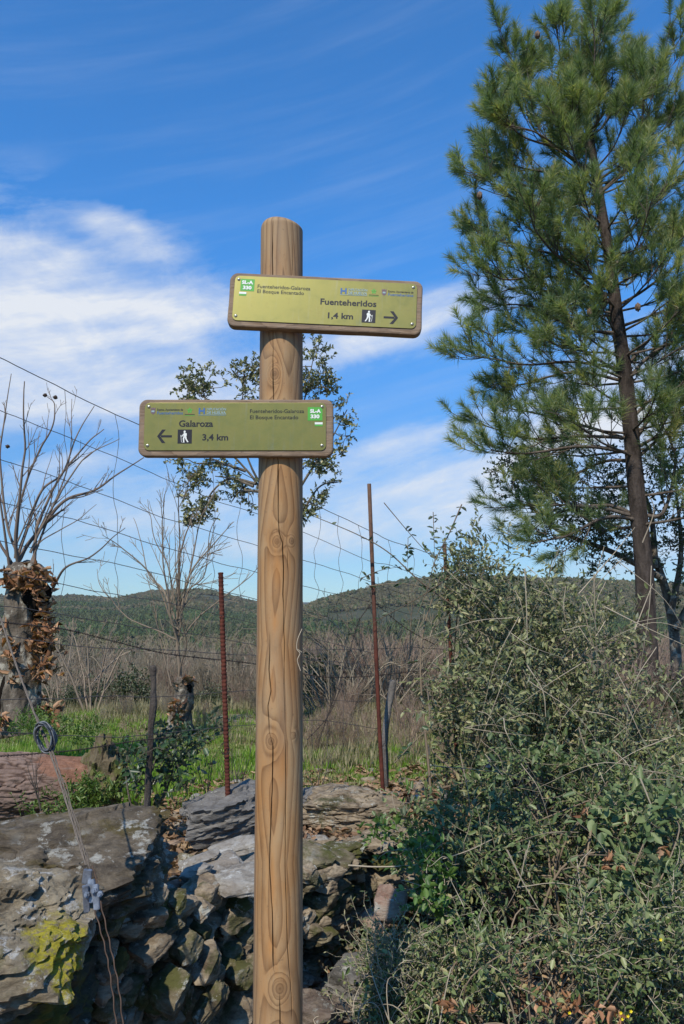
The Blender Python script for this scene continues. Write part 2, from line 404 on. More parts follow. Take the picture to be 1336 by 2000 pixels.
# ------------------------------------------------------------------ far woods: oak and pine crowns on the hillsides
def crown_mesh(name, seed, kind):
    rs = np.random.default_rng(seed)
    bm = bmesh.new(); bmesh.ops.create_icosphere(bm, subdivisions=2, radius=1.0)
    P0 = np.array([v.co[:] for v in bm.verts]); bm.free()
    lobes = 7; pos = []; nr = []
    for k in range(lobes):
        d = rs.normal(size=3); d /= np.linalg.norm(d); d[2] = abs(d[2]) * 0.7
        pos.append(d * rs.uniform(0.2, 0.6)); nr.append(rs.uniform(0.35, 0.6))
    n = 420; k = rs.integers(0, lobes, n); dd = norm(rs.normal(size=(n, 3))); dd[:, 2] = np.abs(dd[:, 2]) * 0.9 - 0.15
    c = np.array(pos)[k] + dd * np.array(nr)[k][:, None] * rs.uniform(0.75, 1.05, (n, 1))
    if kind == 'pine': c[:, :2] *= 0.62 * (1.25 - 0.6 * np.clip(c[:, 2:3], 0, 1)); c[:, 2] *= 1.5
    c[:, 2] += 0.55
    nn = norm(dd + rs.normal(size=(n, 3)) * 0.5); t = norm(np.cross(nn, rs.normal(size=(n, 3)))); s = np.cross(nn, t)
    r = rs.uniform(0.07, 0.16, (n, 1))
    V = np.stack([c + t * r, c + s * r * 0.8, c - t * r, c - s * r * 0.9], 1).reshape(-1, 3)
    F = np.arange(n * 4).reshape(-1, 4)
    var = np.repeat(rs.uniform(0, 1, n) * 0.5 + rs.uniform(0, 0.5), 4)
    core = P0 * 0.62 * (1 + 0.25 * fbm(P0 * 1.7 + seed, 2)[:, None]); core[:, 2] = core[:, 2] * (1.3 if kind == 'pine' else 0.85) + 0.6
    if kind == 'pine': core[:, :2] *= 0.6
    bm = bmesh.new(); bmesh.ops.create_icosphere(bm, subdivisions=2, radius=1.0); bm.verts.ensure_lookup_table()
    tri = np.array([[v.index for v in f.verts] for f in bm.faces]); bm.free()
    # write the core's triangles as quads with a doubled last corner avoided: split meshes by padding
    Vc = core[tri].reshape(-1, 3); mid = (core[tri[:, 2]] + core[tri[:, 0]]) / 2
    Vq = np.concatenate([core[tri], mid[:, None]], 1).reshape(-1, 3)
    Fq = np.arange(len(Vq)).reshape(-1, 4) + len(V)
    me = npmesh(name, np.concatenate([V, Vq]), np.concatenate([F, Fq]), var=np.concatenate([var, np.full(len(Vq), 0.2)]))
    return me
def wood_material(name, stops):
    m, g, b = material(name, 0.9, 0.1)
    r = g.rand(); v = g.m('ADD', g.m('MULTIPLY', r, 0.75), g.m('MULTIPLY', g.attr('var'), 0.35))
    big = g.noise(g.pos(), 0.010, 5, 0.6)
    col = g.mix(g.rng(big, 0.42, 0.6), g.ramp(v, stops), g.mix(0.6, g.ramp(v, stops), (0.085, 0.078, 0.045)))
    g.set(b.inputs['Base Color'], col); return m
m_oakwood = wood_material('oakwood_foliage', [(0.0, (0.060, 0.066, 0.028)), (0.4, (0.115, 0.115, 0.052)), (0.75, (0.165, 0.150, 0.078)), (1.0, (0.23, 0.185, 0.115))])
m_pinewood = wood_material('pinewood_foliage', [(0.0, (0.035, 0.065, 0.028)), (0.6, (0.065, 0.10, 0.038)), (1.0, (0.10, 0.14, 0.05))])
src = []
for k in range(5):
    me = crown_mesh('oakwood', 20 + k, 'oak'); me.materials.append(m_oakwood); src.append(me)
for k in range(3):
    me = crown_mesh('pinewood', 40 + k, 'pine'); me.materials.append(m_pinewood); src.append(me)
def scatter_view(n, y0, y1, half=0.62, power=1.0):
    u = RNG.random(n); y = (y0 ** (1 + power) + u * (y1 ** (1 + power) - y0 ** (1 + power))) ** (1 / (1 + power))
    x = y * RNG.uniform(-half, half, n); return x, y
x1, y1 = scatter_view(44000, 42, 1330, power=0.75)
z1 = terr(x1, y1); k1 = fbm(np.stack([x1 * .006, y1 * .006, x1 * 0], -1), 3)
bare = fbm(np.stack([x1 * .011 + 9, y1 * .011, x1 * 0], -1), 3)
keep = bare > -0.62
ispine = (k1 > 0.45) | ((RNG.random(len(x1)) < 0.08)) | ((y1 > 620) & (y1 < 800) & (x1 < 0) & (k1 > -0.3))
sc = np.where(ispine, RNG.uniform(2.4, 4.2, len(x1)), RNG.uniform(1.6, 3.9, len(x1)))
sc = np.minimum(sc, np.maximum(0.5, (CAMZ - 0.062 * y1 - z1) / 1.7 * RNG.uniform(.6, 1.1, len(x1)) + np.maximum(0, y1 - 150) * .1))
idx = np.where(ispine, 5 + RNG.integers(0, 3, len(x1)), RNG.integers(0, 5, len(x1)))
instancer('hillside_woods', np.stack([x1, y1, z1 - 0.3], -1)[keep], sc[keep], RNG.uniform(0, 6.28, len(x1))[keep], idx[keep], src)

# ------------------------------------------------------------------ bare scrub below the terrace
def twig_material(name, c1, c2):
    m, g, b = material(name, 0.85, 0.15)
    g.set(b.inputs['Base Color'], g.mix(g.rng(g.m('ADD', g.m('MULTIPLY', g.attr('var'), 0.5), g.m('MULTIPLY', g.rand(), 0.5)), 0.1, 0.9), c1, c2)); return m
m_straw = twig_material('grey_straw_twigs', (0.15, 0.125, 0.09), (0.33, 0.28, 0.20))
m_red = twig_material('reddish_twigs', (0.17, 0.12, 0.09), (0.36, 0.27, 0.20))
def scrub(name, seed, mat, H=2.6, stems=9, fine=0.005):
    random.seed(seed); out = []
    for k in range(stems):
        a = random.uniform(0, 6.28); d = np.array([math.cos(a) * 0.35, math.sin(a) * 0.35, 1.0]); d /= np.linalg.norm(d)
        grow(out, np.array([math.cos(a) * .1, math.sin(a) * .1, -0.2]), d, H * random.uniform(0.7, 1.1), 0.018, 0, 2, 0.45, 0.25, 0.10, (6, 9), 0.5, None, fine, 0.15)
    me = tube_mesh(name, out, 3); me.materials.append(mat); return me
ssrc = [scrub('scrub', 60 + k, m_straw if k < 3 else m_red) for k in range(6)]
m_scrubleaf = leaf_material('scrub_leaves', [(0.0, (0.035, 0.050, 0.022)), (0.5, (0.065, 0.085, 0.038)), (1.0, (0.11, 0.12, 0.06))], trans=0.15)
def greenbush(name, seed):
    rs = np.random.default_rng(seed); n = 2600
    d = norm(rs.normal(size=(n, 3))); d[:, 2] = np.abs(d[:, 2])
    c = d * rs.uniform(0.3, 1.0, (n, 1)) ** 0.5 * (1 + 0.4 * fbm(d * 2 + seed, 3)[:, None]) * np.array([1.1, 1.1, 1.3])
    V, F = leaves(c, norm(rs.normal(size=(n, 3)) + d), rs.normal(size=(n, 3)) + [0, 0, 0.8], rs.uniform(.06, .12, n), rs.uniform(.035, .07, n))
    me = npmesh(name, V, F, var=np.repeat(rs.random(n), 6)); me.materials.append(m_scrubleaf); return me
ssrc += [greenbush('greenbush', 80), greenbush('greenbush', 81)]
xs, ys = scatter_view(9500, 6.2, 110, 0.62, power=0.35)
kk = (ys > np.where(xs / ys > -0.075, 6.2, 7.9) + RNG.normal(size=len(xs)) * .3); xs, ys = xs[kk], ys[kk]
zs = terr(xs, ys); rt = fbm(np.stack([xs * .15, ys * .08, xs * 0], -1), 3)
si = np.where((xs / ys > -0.08) | (RNG.random(len(xs)) < 0.25), 3 + RNG.integers(0, 3, len(xs)), RNG.integers(0, 3, len(xs)))
gb = RNG.random(len(xs)) < np.where(ys < 22, 0.12, 0.38) * (1 + .8 * fbm(np.stack([xs * .2, ys * .1, xs * 0 + 8], -1), 2)); si = np.where(gb, 6 + RNG.integers(0, 2, len(xs)), si)
hav = np.maximum(0.35, CAMZ - np.where(xs / ys > -0.075, 0.040, 0.050) * ys - zs) * (0.75 + 0.5 * vnoise(np.stack([xs * .4, ys * .25, xs * 0], -1))); ss = RNG.uniform(0.3, 1.1, len(xs)) * hav * np.where(gb, 1 / 1.9, 1 / 3.0)
instancer('scrub_thicket', np.stack([xs, ys, zs], -1), ss, RNG.uniform(0, 6.28, len(xs)), si, ssrc)

# ------------------------------------------------------------------ grass on the terrace
m_grass = leaf_material('grass_blades', [(0.0, (0.10, 0.20, 0.018)), (0.5, (0.20, 0.34, 0.035)), (0.8, (0.30, 0.40, 0.07)), (1.0, (0.42, 0.36, 0.17))], trans=0.45)
g = NT(m_grass.node_tree); b = g.n['Principled BSDF']; lk = b.inputs['Base Color'].links[0].from_socket
dryc = g.mix(g.attr('var'), (0.24, 0.19, 0.10), (0.46, 0.38, 0.22)); msk = g.rng(g.noise(g.pos(), 0.9, 5, 0.7), 0.54, 0.66, 0.0, 0.7)
g.set(b.inputs['Base Color'], g.mix(msk, lk, dryc))
def tuft(name, seed, h, n=22, r=0.07):
    rs = np.random.default_rng(seed); a = rs.uniform(0, 6.28, n); q = rs.uniform(0, r, n)
    p0 = np.stack([np.cos(a) * q, np.sin(a) * q, np.zeros(n)], -1)
    lean = np.stack([np.cos(a + rs.normal(size=n)), np.sin(a + rs.normal(size=n)), np.zeros(n)], -1) * rs.uniform(0.1, 0.8, (n, 1))
    hh = h * rs.uniform(0.5, 1.1, (n, 1)); d = norm(lean * 0.6 + [0, 0, 1]); s = norm(np.cross(d, lean + 1e-3)); wv = 0.004
    p1 = p0 + d * hh * 0.55; p2 = p1 + norm(d + lean * 0.8) * hh * 0.5
    V = np.stack([p0 - s * wv, p0 + s * wv, p1 + s * wv * .8, p1 - s * wv * .8, p2], 1).reshape(-1, 3)
    i = np.arange(n)[:, None] * 5
    F = np.concatenate([i + [[0, 1, 2, 3]], i + [[3, 2, 4, 4]]], 0)
    F3 = np.concatenate([i + [[0, 1, 2]], i + [[0, 2, 3]], i + [[3, 2, 4]]], 0)
    me = npmesh(name, V, F3, var=np.repeat(rs.random(n), 5)); me.materials.append(m_grass); return me
gsrc = [tuft('tuft', 100 + k, h) for k, h in enumerate((0.04, 0.055, 0.075, 0.10, 0.16))]
n = 34000; gx_ = RNG.uniform(-6, 7, n); gy_ = 3.3 + RNG.random(n) ** 0.8 * 9
ok = (np.abs(gx_) < gy_ * 0.55 + 0.6) & (gy_ < np.where(gx_ / gy_ > -0.075, 6.4, 8.0) + RNG.normal(size=n) * .35)
dwg, _ = wall_dist(gx_, gy_); gg = fbm(np.stack([gx_ * 0.9, gy_ * 0.9, gx_ * 0], -1), 3)
ok &= (dwg > 1.35 + 0.5 * gg) & (gg > -0.65 + 0.25 * RNG.normal(size=n)) & (RNG.random(n) < np.clip(1.5 - gy_ * 0.12, 0.3, 1))
ok |= (dwg > 0.5) & (dwg < 1.5) & (RNG.random(n) < 0.05)
gx_, gy_, gg, dwg = gx_[ok], gy_[ok], gg[ok], dwg[ok]
gi = np.clip((gg + 0.6) * 1.7 + RNG.normal(size=len(gx_)) * 0.8 + (gx_ < -1.5) * 0.8 - (gy_ > 7), 0, 4).astype(int)
instancer('terrace_grass', np.stack([gx_, gy_, terr(gx_, gy_) - 0.005], -1), RNG.uniform(0.7, 1.25, len(gx_)), RNG.uniform(0, 6.28, len(gx_)), gi, gsrc)

m_straw_g = leaf_material('dry_grass', [(0.0, (0.13, 0.11, 0.05)), (0.5, (0.26, 0.22, 0.12)), (1.0, (0.42, 0.36, 0.22))], trans=0.3, rough=.7)
dsr = []
for k in range(5):
    q_ = tuft('dry_tuft', 150 + k, (0.04, .07, .09, .13, .20)[k], n=26, r=.12); q_.materials.clear(); q_.materials.append(m_straw_g if k != 1 else m_grass); dsr.append(q_)
n = 13000; dx_ = RNG.uniform(-.62, .62, n); dy_ = 4.6 + RNG.random(n) ** 1.1 * 9; dx_ = dx_ * dy_; gd = fbm(np.stack([dx_ * .7, dy_ * .5, dx_ * 0 + 5], -1), 3)
dd_, _ = wall_dist(dx_, dy_); okd = (dd_ > 1.0) & (RNG.random(n) < np.where(dy_ < np.where(dx_ / dy_ > -.075, 5.9, 7.2), .10 + .2 * (gd > .2), .9))
dx_, dy_, gd = dx_[okd], dy_[okd], gd[okd]
instancer('dry_grass', np.stack([dx_, dy_, terr(dx_, dy_) - .005], -1), RNG.uniform(.6, 1.2, len(dx_)), RNG.uniform(0, 6.28, len(dx_)), np.clip((gd + .7) * 2.2 + RNG.normal(size=len(dx_)) * .8 - (dy_ < 6) * 1.5, 0, 4).astype(int), dsr)
# ------------------------------------------------------------------ wooden signpost
def wood_nodes(g, b, field, freq, cols, rough=0.75, dirt=None, crack=None, fine=60.0, finestretch=0.04, bumpd=0.0015, contrast=1.0):
    p = g.obj_coord()
    fn = g.noise(g.mapping(p, scale=(1, 1, finestretch)), fine * 4, 5, 0.7)
    ring = g.m('FRACT', g.m('ADD', g.m('MULTIPLY', field, freq), g.m('MULTIPLY', g.noise(g.mapping(p, scale=(1, 1, 0.3)), 9, 3), 0.55)))
    late = g.m('POWER', ring, 2.6)
    drop = g.rng(ring, 0.93, 1.0, 1.0, 0.0)
    lw = g.m('MULTIPLY', late, drop)
    col = g.mix(g.m('MULTIPLY', lw, contrast), cols[0], cols[1])
    col = g.mix(g.rng(fn, 0.35, 0.7, 0.0, 0.45), col, cols[2])
    blot = g.noise(g.mapping(p, scale=(1.4, 1.4, 0.45)), 7.0, 5, 0.6)
    col = g.mix(g.rng(blot, 0.40, 0.68, 0.0, 0.8), col, g.mix(1.0, col, cols[3], 'MULTIPLY'))
    grime = g.noise(p, 22.0, 7, 0.75)
    col = g.mix(g.rng(grime, 0.55, 0.72, 0.0, 0.3), col, g.mix(1.0, col, (0.55, 0.53, 0.5), 'MULTIPLY'))
    h = g.m('ADD', g.m('MULTIPLY', lw, -0.5), g.m('MULTIPLY', fn, 0.7))
    g.set(b.inputs['Normal'], g.bump(h, 0.6, bumpd))
    return col
m_post, g, b = material('weathered_pine_post', 0.72, 0.25)
col = wood_nodes(g, b, g.attr('grain'), 1.0, [(0.395, 0.252, 0.120), (0.15, 0.078, 0.030), (0.32, 0.235, 0.145), (0.92, 0.62, 0.33)])
pz = g.obj_coord(); stn = g.noise(g.mapping(pz, scale=(1, 1, .12)), 26, 6, .7); col = g.mix(g.rng(stn, .52, .70, 0, .55), col, g.mix(1.0, col, (.50, .44, .38), 'MULTIPLY'))
spk = g.noise(pz, 70, 5, .8); col = g.mix(g.rng(spk, .60, .72, 0, .5), col, (.09, .065, .04)); ktm = g.attr('knot'); col = g.mix(g.m('MULTIPLY', ktm, 0.85), col, (0.13, 0.068, 0.030))
gm = g.attr('greyed'); col = g.mix(g.m('MULTIPLY', gm, 0.7), col, g.mix(0.5, col, (0.15, 0.135, 0.12)))
rs_ = g.attr('resin'); col = g.mix(g.m('MULTIPLY', rs_, 0.55), col, (0.42, 0.19, 0.055))
col = g.mix(g.attr('crack'), col, (0.012, 0.008, 0.005))
g.set(b.inputs['Base Color'], col)

pA = P(550.5, 470, 2.1); pB = P(542.5, 1990, 2.1)
axis = (pA - pB).normalized()
def post_at(z):
    return pB + axis * ((z - pB.z) / axis.z)
ZT = (P(550, 428, 2.1 - 0.02)).z
NA, NZ = 420, 1000
# columns are dense on the side seen from the path
s = np.linspace(0, 1, NA, endpoint=False)
th = 2 * math.pi * s; th = th + 0.72 * np.sin(th)          # 0 at the back, dense round pi
th = th + math.pi / 2                                      # back = +Y, front = -Y
zz = np.linspace(0.0, ZT, NZ)
TH, ZZ = np.meshgrid(th, zz)
def wrap(a): return (a + math.pi) % (2 * math.pi) - math.pi
UF = wrap(TH + math.pi / 2)                                # 0 at the front, + to the right
rad0 = np.interp(ZZ, [0.4, 2.7], [0.0640, 0.0605])
# growth rings seen at the surface: field = distance from a pith line that wanders, bulged round knots
arc = UF * 0.062
def zpx(py): return P(548, py, 2.1 - 0.061).z
def apx(px, py):
    c = 551 - (py - 430) * 0.0053; hw = np.interp(py, [430, 2000], [43, 50]); return math.asin(max(-0.95, min(0.95, (px - c) / hw)))
knots = [(apx(540, 730), zpx(730), 0.0125, 1.6), (apx(545, 1058), zpx(1058), 0.011, 1.1), (apx(573, 1056), zpx(1056), 0.008, .8), (apx(534, 1448), zpx(1448), 0.0135, 1.4),
         (apx(551, 1930), zpx(1930), 0.017, 1.4), (-2.0, 1.9, 0.012, 1.2), (2.3, 1.2, 0.012, 1.2), (3.0, 2.2, 0.012, 1.2), (apx(578, 1430), zpx(1438), 0.006, .5)]
pts3 = np.stack([arc * 14, ZZ * 1.3, np.cos(TH) * .5], -1)
wob = fbm(pts3, 3)
zn = np.interp(ZZ, [0.5, 0.95, 1.25, 1.5, 1.75, 2.0, 2.3, 2.7], [0.4, 1.6, 0.2, 1.5, 0.5, 1.9, 0.6, 1.6])
u0 = 0.012 * np.sin(ZZ * 3.1 + 0.7)
grain = 3.9 * np.abs(np.sin((UF - u0 / 0.062) * 0.5)) ** 1.25 * 2.0 + zn * 1.4 + 0.30 * wob
knot = np.zeros_like(grain); bulge = np.zeros_like(grain)
for (ka, kz, kr, kw) in knots:
    da = wrap(UF - ka) * 0.062; dz = ZZ - kz
    q = np.sqrt((da / kr) ** 2 + (dz / (kr * 1.12)) ** 2)
    qq = np.sqrt((da / kr) ** 2 + (dz / (kr * 2.6)) ** 2)
    grain = grain + kw * 3.0 * np.exp(-(qq / 1.9) ** 1.5)
    qr = np.sqrt((da / kr) ** 2 + (dz / (kr * 1.35)) ** 2) * (1 + 0.13 * wob + .06 * fbm(pts3 * 4.0 + ka, 2)); wk = sstep(2.5, 1.35, qr) * min(1, kw)
    grain = grain * (1 - wk) + (qr ** .8 * 2.0 + 0.5 + .35 * wob) * wk
    knot = np.maximum(knot, 0.55 * sstep(0.95, 0.6, q) + 0.6 * np.exp(-((q - 0.98) / 0.10) ** 2) + 0.4 * sstep(.35, .1, q))
    bulge = bulge + 0.0016 * np.exp(-(qq / 1.3) ** 2)
crack = np.zeros_like(grain)
def add_crack(path, wdt, depth):
    global crack
    pz = np.array([zpx(p[1]) for p in path])[::-1]; pa = np.array([apx(*p) for p in path])[::-1]
    ctr = np.interp(ZZ, pz, pa) + 0.010 * fbm(np.stack([ZZ * 30, ZZ * 0, ZZ * 0 + pa[0] * 7], -1), 3)
    ends = sstep(pz[0] - 0.002, pz[0] + 0.05, ZZ) * sstep(pz[-1] + 0.002, pz[-1] - 0.05, ZZ)
    wv_ = wdt * (0.35 + 0.65 * ends) * (0.8 + 0.4 * vnoise(np.stack([ZZ * 22, ZZ * 0, ZZ * 0], -1)))
    k = np.exp(-np.abs(wrap(UF - ctr) * 0.062 / np.maximum(wv_, 1e-5)) ** 2.4) * (ends > 0.01) * np.minimum(1, ends * 3)
    crack = np.maximum(crack, k * depth)
add_crack([(537, 426), (535, 480), (536, 560), (537, 640), (536, 730), (538, 790), (543, 850), (547, 900), (547, 1000), (549, 1040), (556, 1060), (558, 1110), (557, 1160), (559, 1230), (560, 1300)], 0.0011, 1.0)
add_crack([(537, 700), (537, 735), (539, 778)], 0.0016, 1.0)
add_crack([(531, 1230), (529, 1310), (533, 1350), (527, 1380), (530, 1430), (537, 1455), (536, 1540), (533, 1600), (530, 1690), (536, 1780), (538, 1900)], 0.0011, 1.0)
add_crack([(562, 1440), (562, 1560), (561, 1700), (563, 1760), (566, 1860), (572, 1930), (574, 2000)], 0.0009, 0.95)
add_crack([(551, 1935), (551, 1975), (552, 2100)], 0.0011, 1.0)
add_crack([(574, 440), (576, 500), (575, 540)], 0.0007, 0.6)
add_crack([(565, 1070), (566, 1120)], 0.0008, 0.6)
add_crack([(560, 1240), (559, 1330), (561, 1420)], 0.0006, 0.5)
add_crack([(524, 1350), (522, 1300), (524, 1240)][::-1], 0.0005, 0.4)
cr_any = crack
resin = np.zeros_like(grain)
for (px_, py_, sa, sz_) in ((545, 1110, 0.010, 0.05), (541, 1215, 0.007, 0.025), (535, 1335, 0.008, 0.05), (537, 1720, 0.006, 0.07), (533, 1850, 0.007, 0.02), (556, 1500, .01, .05)):
    resin = np.maximum(resin, np.exp(-((wrap(UF - apx(px_, py_)) * 0.062 / sa) ** 2 + ((ZZ - zpx(py_)) / sz_) ** 2)))
greyed = np.clip(sstep(0.8, 1.45, np.abs(UF)) + 0.45 * sstep(1.6, 2.7, ZZ) + 0.25 * sstep(1.0, .5, ZZ) + 0.45 * fbm(pts3 * 1.7, 3), 0, 1)
Rr = rad0 * (1 + 0.008 * fbm(np.stack([np.cos(TH) * 1.2, np.sin(TH) * 1.2, ZZ * 2.0], -1), 3)) + bulge - crack * 0.0065
# domed, slightly slanting top
dome = 0.028
tz = np.clip((ZZ - (ZT - dome)) / dome, 0, 1)
Rr = Rr * np.sqrt(np.clip(1 - tz ** 2.2 * 0.80, 0.0, 1))
cx = np.array([post_at(z) for z in zz])
X = cx[:, 0][:, None] + Rr * np.cos(TH); Y = cx[:, 1][:, None] + Rr * np.sin(TH)
Z = ZZ - tz * 0.012 * (Rr * np.cos(TH) / 0.06)
V = np.stack([X, Y, Z], -1).reshape(-1, 3)
j = np.arange(NA); base = np.arange(NZ - 1)[:, None] * NA
F = np.stack([base + j, base + (j + 1) % NA, base + NA + (j + 1) % NA, base + NA + j], -1).reshape(-1, 4)
# cap rings
capV = []; lastR = Rr[-1]; rings = [0.75, 0.5, 0.25, 0.02]
A = dict(grain=[grain.ravel()], knot=[knot.ravel()], crack=[np.clip(cr_any.ravel() * 1.1 - 0.05, 0, 1)], greyed=[greyed.ravel()], resin=[resin.ravel()])
VV = [V]; FF = [F]; prev = (NZ - 1) * NA; cnt = len(V)
for q in rings:
    rr = lastR * q
    VV.append(np.stack([cx[-1, 0] + rr * np.cos(th), cx[-1, 1] + rr * np.sin(th), np.full(NA, ZT) + 0.006 * (1 - q ** 2) - 0.012 * rr * np.cos(th) / 0.06], -1))
    A['grain'].append(grain[-1] * 0 + (1 - q) * 5 + np.abs(UF[-1])); A['knot'].append(np.zeros(NA)); A['crack'].append(np.exp(-((rr * np.cos(th) + 0.012) / 0.0012) ** 2) * (np.sin(th) < 0.5)); A['greyed'].append(np.full(NA, .5)); A['resin'].append(np.zeros(NA))
    FF.append(np.stack([prev + j, prev + (j + 1) % NA, cnt + (j + 1) % NA, cnt + j], -1)); prev = cnt; cnt += NA
me = npmesh('post', np.concatenate(VV), np.concatenate(FF), smooth=True, attrs={k: np.concatenate(v) for k, v in A.items()})
sp = empty('trail_signpost', (post_at(0).x, post_at(0).y, 0), label='round brown wooden signpost with cracked grain carrying two green-gold direction plates', cat='signpost')
link('post', me, m_post, sp)

# boards
def wood_board_mat(name, tone):
    m, g, b = material(name, 0.8, 0.2)
    p = g.obj_coord(); q = g.mapping(p, scale=(0.35, 2.0, 2.6))
    n = g.noise(q, 5, 4, 0.6, 0.6)
    fine = g.noise(g.mapping(p, scale=(0.9, 14, 14)), 16, 6, 0.7)
    ring = g.m('FRACT', g.m('MULTIPLY', g.m('ADD', n, g.m('MULTIPLY', g.sep(p)[2], 3.0)), 11.0))
    col = g.mix(g.m('MULTIPLY', g.m('POWER', ring, 2.0), 0.75), (0.27 * tone, 0.185 * tone, 0.115 * tone), (0.12 * tone, 0.075 * tone, 0.042 * tone))
    col = g.mix(g.rng(fine, 0.35, 0.7, 0, 0.6), col, (0.30 * tone, 0.245 * tone, 0.19 * tone))
    col = g.mix(g.rng(g.noise(p, 11, 6, 0.7), 0.5, 0.7, 0, 0.6), col, (0.13 * tone, 0.095 * tone, 0.07 * tone))
    # end-grain checks across the board's ends
    g.set(b.inputs['Base Color'], col); g.set(b.inputs['Normal'], g.bump(g.m('ADD', fine, g.m('MULTIPLY', ring, -0.4)), 0.7, 0.002))
    return m
m_board = wood_board_mat('weathered_board', 0.95)
def rounded(w, h, r, seg=8):
    pts = []
    for (cx_, cy_, a0) in ((w / 2 - r, h / 2 - r, 0), (-w / 2 + r, h / 2 - r, 90), (-w / 2 + r, -h / 2 + r, 180), (w / 2 - r, -h / 2 + r, 270)):
        for k in range(seg + 1):
            a = R(a0 + 90 * k / seg); pts.append((cx_ + r * math.cos(a), cy_ + r * math.sin(a)))
    return pts
def slab_mesh(name, w, h, r, t, bev, front_bev=True, seg=8, wobble=0.0, seed=0):
    """rounded slab in the XZ plane, front face towards -Y at y=0, back at y=t"""
    rg = random.Random(seed); o = rounded(w, h, r, seg); bm = bmesh.new()
    # denser outline for slightly irregular edges
    prof_ = [(bev, 0.0), (bev * 0.35, bev * 0.25), (0, bev)] + [(0, t - bev), (bev, t)]
    out = []
    pts = []
    for i in range(len(o)):
        a = Vector(o[i]); c = Vector(o[(i + 1) % len(o)]); L = (c - a).length; k = max(1, int(L / 0.012))
        for q in range(k): pts.append(a.lerp(c, q / k))
    def inset(p, d):
        x, y = p; sxx = 1 if x > 0 else -1; syy = 1 if y > 0 else -1
        # move towards the rounded core
        cxx = max(-w / 2 + r, min(w / 2 - r, x)); cyy = max(-h / 2 + r, min(h / 2 - r, y)); v = Vector((x - cxx, y - cyy))
        if v.length < 1e-6: return Vector((x, y))
        return Vector((cxx, cyy)) + v * ((v.length - d) / v.length)
    wob_ = [wobble * vnoise(np.array([p.x * 18 + seed, p.y * 18, seed * 1.0])) for p in pts]
    loops = []
    for (ins, y) in prof_:
        loops.append([bm.verts.new((*(lambda v: (v.x, y, v.y))(inset(p, ins + wob_[k])),)) for k, p in enumerate(pts)])
    for a, c in zip(loops, loops[1:]):
        for k in range(len(pts)): bm.faces.new((a[k], a[(k + 1) % len(pts)], c[(k + 1) % len(pts)], c[k]))
    bm.faces.new(loops[0][::-1]); bm.faces.new(loops[-1])
    bmesh.ops.recalc_face_normals(bm, faces=bm.faces)
    me = bpy.data.meshes.new(name); bm.to_mesh(me); bm.free()
    for pl in me.polygons: pl.use_smooth = False
    return me
m_plate, g, b = material('anodised_green_gold_plate', 0.38, 0.4, 0.65)
p = g.obj_coord(); n = g.noise(g.mapping(p, scale=(1, 1, 60)), 14, 3)
col = g.mix(g.rng(g.noise(p, 6, 5, 0.6), 0.35, 0.7, 0, 0.5), (0.232, 0.215, 0.062), (0.212, 0.192, 0.060))
drip = g.noise(g.mapping(p, scale=(1, 1, .10)), 55, 6, .75); dust = g.noise(p, 24, 7, .75)
col = g.mix(g.rng(drip, .54, .70, 0, .35), col, (0.25, 0.24, 0.15)); col = g.mix(g.rng(dust, .56, .70, 0, .28), col, (.15, .135, .06))
g.set(b.inputs['Base Color'], col); g.set(b.inputs['Roughness'], g.rng(dust, 0.3, 0.7, 0.34, 0.50))
m_plate.node_tree.nodes['Principled BSDF'].inputs['Coat Weight'].default_value = 0.0
m_black = plain('print_black', (0.018, 0.018, 0.022), 0.5)
m_green = plain('print_green', (0.085, 0.36, 0.05), 0.5)
m_white = plain('print_white', (0.72, 0.74, 0.68), 0.5)
m_blue = plain('print_blue', (0.05, 0.13, 0.30), 0.5)
m_lblue = plain('print_pale_blue', (0.26, 0.36, 0.36), 0.5)
m_crest = plain('print_crest', (0.16, 0.10, 0.12), 0.5)
m_screw = plain('zinc_screw', (0.55, 0.53, 0.42), 0.35, 0.5, 0.9)
m_slot = plain('screw_recess', (0.03, 0.03, 0.025), 0.6)

